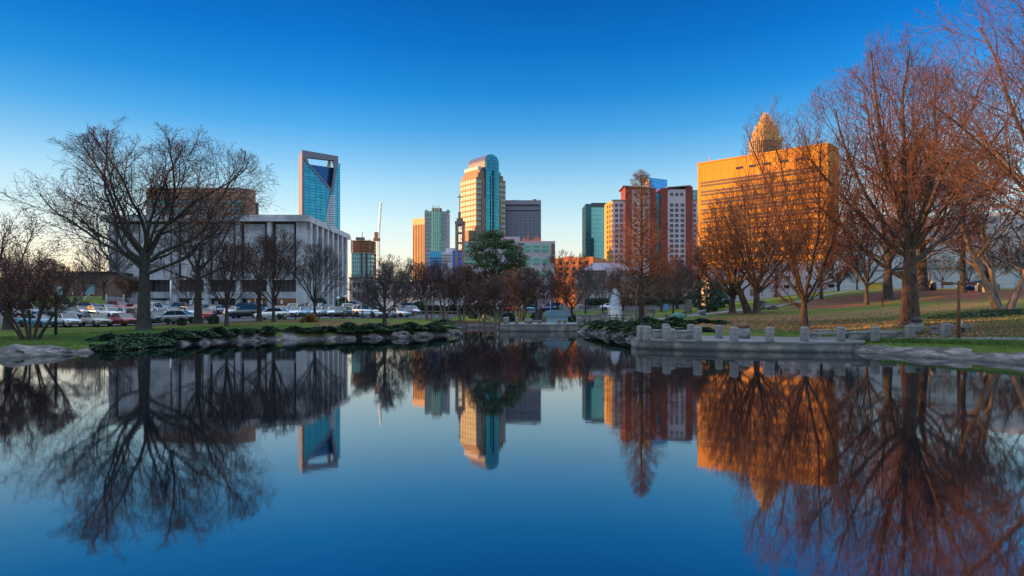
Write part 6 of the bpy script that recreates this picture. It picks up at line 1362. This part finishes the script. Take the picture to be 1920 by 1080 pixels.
# X: tree outside the right edge whose limbs reach into the top corner
dX = gen_tree(69, 21, .6, .22, [(.8, 172, 34, 13.5, .46), (.88, 188, 44, 14, .48), (.95, 165, 56, 15, .5), (.9, 120, 45, 13, .45), (.9, 235, 48, 13, .45), (.97, 200, 66, 16, .5), (1, 30, 70, 15, .5), (.85, 0, 40, 11, .42), (1, 100, 80, 15, .5)], (0, 0, 12.5, 12.0, 10, 10.2),
              nch=(14, 9, 7, 5), ang=(38, 42, 46, 48), trop=(0, .02, .04, .04, .03), wob=(.015, .05, .09, .13, .16), rmin=.010, start=.2, rk=.46)
plant('big_maple', dX, X(2085, 37), 37, 'bark_warm', 'twig_red', 'big maple whose limbs reach in from beyond the right picture edge', 'tree')
# background trees
bgA = vase(71, 8.5, .20, .25, 3.8, n=8, e0=25, e1=78, nch=(8, 6, 4, 2), rmin=.022)
bgB = gen_tree(72, 8.5, .24, .28, auto_limbs(rr, 10, .5, 1, 15, 75, 3.8, 4.6, .5), tree_env(8.5, 4.2, 1.8), nch=(8, 6, 5, 3), rmin=.022)
bgC = multistem(73, 7.5, 4.0, 4, .13, .25, .42, .020)
BGT = [('A', 195, 132, 1.35, 'twig_grey', 'bare grey tree left of the white office corner'), ('B', 40, 140, 1.1, 'twig_dark', 'dark bare tree on the lawn near the left edge'), ('B', 108, 158, 1.2, 'twig_dark', 'dark bare tree by the brick hall'), ('A', 158, 150, 1.0, 'twig_grey', 'pale bare tree before the brick hall doors'),
  ('C', 238, 128, .72, 'twig_red', 'small reddish bush tree at the left foot of the white office'), ('A', 352, 120, .8, 'twig_brown', 'small pale stemmed tree before the office bays'), ('B', 690, 116, .9, 'twig_brown', 'purple brown tree right of the white office corner'), ('A', 740, 150, 1.45, 'twig_grey', 'sparse rounded tree showing pale against the horizon'), ('B', 760, 125, .95, 'twig_brown', 'purple brown tree behind the rail fence'),
  ('A', 790, 128, 1.15, 'twig_dark', 'dark tree behind the leftmost crape myrtle'), ('B', 852, 132, 1.15, 'twig_dark', 'dark tree behind the middle crape myrtles'), ('C', 880, 118, 1.15, 'twig_brown', 'brown tree in the gap below the magnolia'), ('B', 962, 104, .95, 'twig_dark', 'dark crowned tree just above the far platform'), ('C', 978, 100, 1.05, 'twig_brown', 'wide brown stemmed tree left of the shell sculpture'),
  ('A', 1006, 118, 1.0, 'twig_grey', 'grey twigged tree behind the shell sculpture'), ('B', 1046, 112, 1.0, 'twig_brown', 'dense purple crown behind the domed kiosk'), ('B', 1072, 108, .95, 'twig_red', 'red brown crown left of the fountain'), ('A', 1098, 125, 1.0, 'twig_grey', 'grey purple tree left of the water jet'), ('A', 1062, 160, 1.65, 'twig_rust', 'tall sparse tree catching orange light above the kiosk'),
  ('A', 1130, 130, .95, 'twig_grey', 'grey tree directly behind the water jet'), ('B', 1168, 118, 1.0, 'twig_brown', 'brown tree right of the water jet'), ('A', 1240, 108, 1.1, 'twig_brown', 'brown tree right of the conical rust tree'), ('B', 1270, 112, 1.1, 'twig_red', 'reddish crown above the parking sign'), ('A', 1262, 96, .85, 'twig_grey', 'thin pale stemmed tree beside the parking sign'), ('B', 1310, 118, 1.3, 'twig_red', 'reddish crown behind the dark conifer thicket'), ('A', 1346, 112, 1.3, 'twig_brown', 'brown bare tree behind the conifer clump'),
  ('A', 1455, 112, 1.25, 'twig_brown', 'brown bare tree on the lawn behind the low forked maple'), ('B', 1572, 125, 1.25, 'twig_dark', 'dark bare tree before the pink office wing'), ('A', 1607, 112, .75, 'twig_dark', 'small dark tree before the white civic building'), ('A', 1767, 106, .62, 'twig_grey', 'small pale tree against the white wall right of the lamp column'), ('A', 1817, 108, .6, 'twig_grey', 'small pale tree near the blue car on the crest'), ('B', 1856, 98, .95, 'twig_dark', 'dark leafy tree behind the pedestal'), ('B', 1915, 100, 1.1, 'twig_dark', 'dark tree by the teal window at the right edge'), ('B', 1960, 80, 1.3, 'twig_brown', 'brown crown entering at the right edge'), ('A', 1540, 92, 1.3, 'twig_red', 'bare tree behind the low forked maple'), ('A', 1625, 78, 1.35, 'twig_brown', 'bare brown tree left of the thick trunked oak')]
PB = dict(A=bgA, B=bgB, C=bgC); TN2 = {}
for i, (kd, a, Y, s_, mc, lb) in enumerate(BGT):
    d = PB[kd]; key = (kd, mc)
    if kd not in TN2: TN2[kd] = seg_mesh('trunk', d[0], 6, M['bark'])
    if key not in TN2: TN2[key] = seg_mesh('crown', d[1], 3, M[mc])
    x = X(a, Y); r = empty('bare_tree', (x, Y, g1(x, Y) - .05), i * 1.7, lb, 'tree', 'bare trees in the background'); r.scale = (s_,) * 3
    link('trunk', TN2[kd], None, r); link('crown', TN2[key], None, r)

# ------------------------------------------------------------------ junipers, hedges, bushes, boulders
def spray_mesh(seed, n, w_, d_, h_, size, mat):
    """mound of overlapping feathery sprays that point up and outward"""
    rs = np.random.RandomState(seed); a = rs.uniform(0, 2 * np.pi, n); q = rs.uniform(0, 1, n) ** .5; lump = .75 + .35 * np.sin(a * 3 + seed) * q
    x = q * np.cos(a) * w_ * lump; y = q * np.sin(a) * d_ * lump; top = h_ * (1 - q ** 2.2) * (.8 + .3 * np.sin(x * 2.3 + seed) * np.cos(y * 2.9)); z = top * rs.uniform(.45, 1.05, n) + .02
    dr = np.stack([np.cos(a) * (q + .2) + rs.normal(0, .4, n), np.sin(a) * (q + .2) + rs.normal(0, .4, n), rs.uniform(.1, .9, n) * (1.1 - q * .9)], 1); dr /= np.linalg.norm(dr, axis=1, keepdims=True)
    sd_ = np.cross(dr, rs.normal(size=(n, 3))); sd_ /= np.linalg.norm(sd_, axis=1, keepdims=True)
    s_ = size * rs.uniform(.6, 1.4, (n, 1)); P0 = np.stack([x, y, z], 1); V = np.stack([P0 - sd_ * s_ * .16, P0 + dr * s_ * .5 - sd_ * s_ * .22, P0 + dr * s_, P0 + dr * s_ * .5 + sd_ * s_ * .22], 1).reshape(-1, 3)
    return mesh_np('foliage', V, np.arange(4 * n).reshape(-1, 4), mat=M[mat])
JM = [spray_mesh(80 + i, 5600, 1.5, 1.1, .62, .21, 'juniper') for i in range(4)]
JL = []
def jrow(p0, p1, n, s0, s1, lab):
    for i in range(n):
        t = (i + .5) / n; JL.append((p0[0] + (p1[0] - p0[0]) * t, p0[1] + (p1[1] - p0[1]) * t, s0 + (s1 - s0) * t, lab))
# x,y along the bank
jrow((-24.3, 40.0), (-24.0, 46.4), 6, 1.15, 1.2, 'shore left of the broad oak'); jrow((-25.9, 43), (-25.6, 48.5), 4, 1.0, 1.1, 'second line left of the broad oak')
jrow((-24.2, 47.5), (-22.4, 52.6), 5, 1.1, 1.1, 'shore in front of the broad oak'); jrow((-22.0, 53.2), (-19.4, 55.8), 4, 1.0, 1.0, 'ledge top below the twin trunk maple')
jrow((-18.4, 56.2), (-14.8, 57.6), 4, .9, .95, 'ledge top below the slim maples'); jrow((-14.2, 57.6), (-11.4, 59.6), 4, 1.35, 1.35, 'high juniper bank left of the round dark tree')
jrow((-11.8, 59.2), (-8.9, 62.4), 5, 1.0, 1.0, 'bank at the foot of the round dark tree'); jrow((-8.6, 62.6), (-6.6, 66.6), 5, 1.0, 1.05, 'bank tip reaching into the cove'); jrow((-7.4, 68), (-7.4, 78), 4, 1.0, .9, 'cove side behind the bank tip')
jrow((8.9, 75), (9.3, 68), 4, 1.0, 1.1, 'right bank beside the far platform'); jrow((9.6, 66), (11.0, 55), 8, 1.1, 1.15, 'right bank between the two platforms'); jrow((11.6, 64), (13.5, 56), 5, 1.05, 1.1, 'second line on the right bank')
jrow((10.6, 52.5), (15.0, 52.0), 5, 1.1, .9, 'edge behind the near platform'); jrow((13.6, 60), (18.5, 58.5), 4, 1.0, .9, 'slope above the near platform')
PLC = ['first', 'second', 'third', 'fourth', 'fifth', 'sixth', 'seventh', 'eighth']; cnt = {}
for i, (x, y, s_, lb) in enumerate(JL):
    k = cnt.get(lb, 0); cnt[lb] = k + 1
    r = empty('juniper_shrub', (x, y, g1(x, y) - .05), i * 1.3, 'spreading juniper, %s from the left, %s' % (PLC[k], lb), 'shrub', 'juniper shrubs along the banks'); r.scale = (s_ * (1 + .12 * math.sin(i * 2.1)), s_, s_ * .62 * (1 + .25 * math.sin(i * 3.3)))
    link('foliage', JM[i % 4], None, r)
x, y = X(1850, 57), 57.0
rv = np.random.RandomState(4); a = rv.uniform(0, 6.28, 9000); q = rv.uniform(0, 1, 9000) ** .5; ix = x + 4.8 * q * np.cos(a); iy = y + 2.0 * q * np.sin(a); iz = G(ix, iy) + rv.uniform(0, 1, 9000) * .38 * (1.15 - q)
tag(link('ivy_bed', leaf_mesh('ivy_bed', np.stack([ix, iy, iz], 1), .14, M['ivy'], 4, .9)), 'dark green ivy bed under the three stemmed tree', 'ground cover', kind='stuff')
# tufts of grass on the shore edges
def tufts(name, n, fn, hgt, mat, lab, seed):
    rs = random.Random(seed); A_ = np.array([fn(rs) for _ in range(n)]); A_ = A_[pond_sd(A_[:, 0], A_[:, 1]) > .9]; z = G(A_[:, 0], A_[:, 1]); n = len(A_); rs2 = np.random.RandomState(seed); a = rs2.uniform(0, 6.28, n); h_ = hgt * rs2.uniform(.5, 1.3, n); w_ = .025 * np.ones(n); ln = rs2.uniform(-.4, .4, (n, 2)) * h_[:, None]
    B0 = np.stack([A_[:, 0] - np.cos(a) * w_, A_[:, 1] - np.sin(a) * w_, z - .02], 1); B1 = np.stack([A_[:, 0] + np.cos(a) * w_, A_[:, 1] + np.sin(a) * w_, z - .02], 1); T_ = np.stack([A_[:, 0] + ln[:, 0], A_[:, 1] + ln[:, 1], z + h_], 1)
    tag(link(name, mesh_np(name, np.stack([B0, B1, T_], 1).reshape(-1, 3), np.arange(3 * n).reshape(-1, 3), mat=mat)), lab, 'grass', kind='stuff')
M['grass_blade'] = surf('grass_blade', (.05, .12, .015), (.10, .18, .03), 1.0, .8)
tufts('grass', 26000, lambda q: (q.uniform(-36, -20), q.uniform(34, 64)), .11, M['grass_blade'], 'short green lawn grass on the left bank', 1)
tufts('grass.001', 26000, lambda q: (q.uniform(18, 42), q.uniform(31, 62)), .12, M['grass_blade'], 'short grass on the right bank and slope', 2)
tufts('grass.002', 7000, lambda q: (lambda t: (19.6 + 4.6 * t + q.uniform(1.3, 2.1), 41.5 - 9.5 * t + q.uniform(0, .8)))(q.random()), .26, M['grass_blade'], 'taller grass fringe above the right concrete bank', 3)
rs = random.Random(9); lv_ = []
for _ in range(16000):
    b_ = rs.choice(LITTER[:7]); a = rs.random() * 6.28; q = rs.random() ** .5; x = b_[0] + b_[2] * q * math.cos(a); y = b_[1] + b_[3] * q * math.sin(a); lv_.append((x, y))
A_ = np.array(lv_); z = G(A_[:, 0], A_[:, 1]); ok = pond_sd(A_[:, 0], A_[:, 1]) > 2.2
pts = [(a, b_, c_ + .03) for (a, b_), c_, k in zip(lv_, z, ok) if k]
M['leaf_tan'] = surf('leaf_tan', (.42, .25, .13), (.26, .13, .06), 3, .8)
tag(link('leaf_litter', leaf_mesh('leaf_litter', pts, .12, M['leaf_tan'], 8, .7)), 'fallen tan leaves scattered on the slopes', 'leaf litter', kind='stuff')
# clipped round bushes
rb = leaf_mesh('foliage', [tuple(Vector((rs.gauss(0, 1), rs.gauss(0, 1), rs.gauss(0, 1))).normalized() * .55 * rs.uniform(.86, 1.04) + Vector((0, 0, .5))) for _ in range(1500)], .13, M['leaf_dark'], 3, .8)
for i, (a, Y, s_, lb) in enumerate([(340.5, 71, .85, 'small round clipped bush before the grey green hatchback'), (400.5, 72, 1.0, 'small round clipped bush left of the reddish sign'), (887, 106, 1.35, 'round bush alone on the lawn behind the fourth crape myrtle'), (1304 - 350, 92, 1.6, 'dark rounded bush on the far platform corner'), (1006, 93, 1.5, 'dark bush hollow at the foot of the shell sculpture'), (1074, 91, 1.2, 'small bush right of the concrete shell'), (805, 122, 1.6, 'round bush at the left end of the street hedge row'), (818, 122, 1.6, 'round bush, second in the street hedge row'), (829, 123, 1.6, 'round bush, third in the street hedge row'), (845, 124, 1.7, 'round bush, fourth in the street hedge row'), (860, 124, 1.6, 'round bush, fifth in the street hedge row'), (875, 125, 1.9, 'round bush, sixth in the street hedge row'), (893, 126, 1.9, 'round bush, seventh in the street hedge row'), (909, 126, 1.9, 'round bush, eighth in the street hedge row'), (922, 127, 1.7, 'round bush at the right end of the street hedge row'),
                                  (1500 * .4 + 0, 150, 2.4, 'dark bush at the foot of the office fins'), (642, 152, 2.6, 'dark wide bush right of the office fins'), (100 + 18, 118, 2.0, 'dark bush on the lawn behind the lamp column'), (786, 120, 2.2, 'large dark bush at the right end of the lot')]):
    x = X(a, Y); r = empty('round_bush', (x, Y, g1(x, Y) - .08), i, lb, 'shrub', 'round clipped bushes'); r.scale = (s_, s_, s_); link('foliage', rb, None, r); st_ = None
x = X(578, 70.5); r = empty('ornamental_grass', (x, 70.5, g1(x, 70.5) - .1), 0, 'tawny ornamental grass clump below the slim tree on the mound', 'shrub'); link('foliage', spray_mesh(95, 900, 1.0, .8, .7, .35, 'dry_grass'), None, r)
hd = [(X(1100, 150) + rs.uniform(0, 24), 150 + rs.uniform(-.8, .8), 0) for _ in range(9000)]
hz_ = G(np.array([p[0] for p in hd]), np.array([p[1] for p in hd])); r = empty('hedge', (X(1150, 150), 150, float(hz_[0])), 0, 'long dark clipped hedge beyond the street behind the fountain', 'hedge')
link('foliage', leaf_mesh('foliage', [(p[0] - r.location.x, p[1] - 150, z_h - r.location.z + rs.uniform(.1, 2.6)) for p, z_h in zip(hd, hz_)], .4, M['leaf_dark'], 2, .8), None, r)
# boulders
def boulder(seed, sx, sy, sz):
    import bmesh
    bm = bmesh.new(); bmesh.ops.create_icosphere(bm, subdivisions=3, radius=1)
    for v in bm.verts:
        n_ = mnoise.noise(v.co * 1.3 + Vector((seed * 3.1, 0, 0))) * .45 + mnoise.noise(v.co * 3.1 + Vector((seed, 5, 0))) * .16; v.co *= 1 + n_; v.co.z = max(v.co.z, -.35)
        c_ = mnoise.cell(v.co * 1.6 + Vector((seed, 0, 0))) * .10; v.co *= 1 + c_; v.co = Vector((v.co.x * sx, v.co.y * sy, v.co.z * sz))
    me = bpy.data.meshes.new('boulder'); bm.to_mesh(me); bm.free(); me.materials.append(M['rock']); return me
BB = [boulder(i, 1, .75, .5) for i in range(5)]
for i, (a, Y, s_, lb) in enumerate([(195, 40.8, .55, 'pale small rock at the waterline in the gap of the junipers'), (700, 57.3, .9, 'light flat rock at the waterline below the round dark tree'), (752, 58.8, 1.2, 'large pale slab rock left of the bank tip'), (790, 60.8, .95, 'pointed pale rock at the bank tip'), (858, 66.8, .45, 'small white rock under the bank tip'), (478, 53.0, .8, 'low grey rock on the ledge below the slim maples'), (648, 56.4, .9, 'mottled rock under the high juniper bank'),
                                  (1101, 71.0, .9, 'pale rock at the left end of the right rocky shore'), (1132, 65, .8, 'jagged rock in the middle of the right rocky shore'), (1165, 57.5, .8, 'jagged pinkish rock near the near platform'), (1186, 54.0, .7, 'last rock before the near platform'), (1437, 84, 1.3, 'large round boulder on the slope beside the hill path'), (1428, 95, .7, 'small boulder higher up the lawn'), (1447, 81, .8, 'dark boulder touching the large round boulder'), (20, 35.2, .8, 'slanted rock at the left picture edge'), (110, 36.8, .7, 'split rock at the end of the left ledge')]):
    x = X(a, Y); z = 0 if i < 11 or i > 13 else g1(x, Y) + .1
    o = link('boulder', BB[i % 5], None); o.location = (x, Y, z + .05); o.scale = (s_, s_, s_ * .8); o.rotation_euler = (0, 0, i * 1.1); tag(o, lb, 'rock', 'boulders by the pond')

# leaves afloat along the banks
rs2 = np.random.RandomState(12); fx = rs2.uniform(-26, 24, 30000); fy = rs2.uniform(26, 94, 30000); fd = pond_sd(fx, fy); k = (fd < -.4) & (rs2.uniform(0, 1, 30000) < np.exp((fd + .4) * 1.1) * .5)
tag(link('floating_leaves', leaf_mesh('floating_leaves', np.stack([fx[k], fy[k], np.full(k.sum(), .012)], 1), .09, M['leaf_tan'], 8, .7, up=0)), 'small tan leaves afloat beside the banks', 'leaf litter', kind='stuff')
fl = bpy.data.objects['floating_leaves']
v = np.empty(len(fl.data.vertices) * 3, np.float32); fl.data.vertices.foreach_get('co', v); v = v.reshape(-1, 3); v[:, 2] = .012 + (v[:, 2] - .012) * .06; fl.data.vertices.foreach_set('co', v.ravel()); fl.data.update()
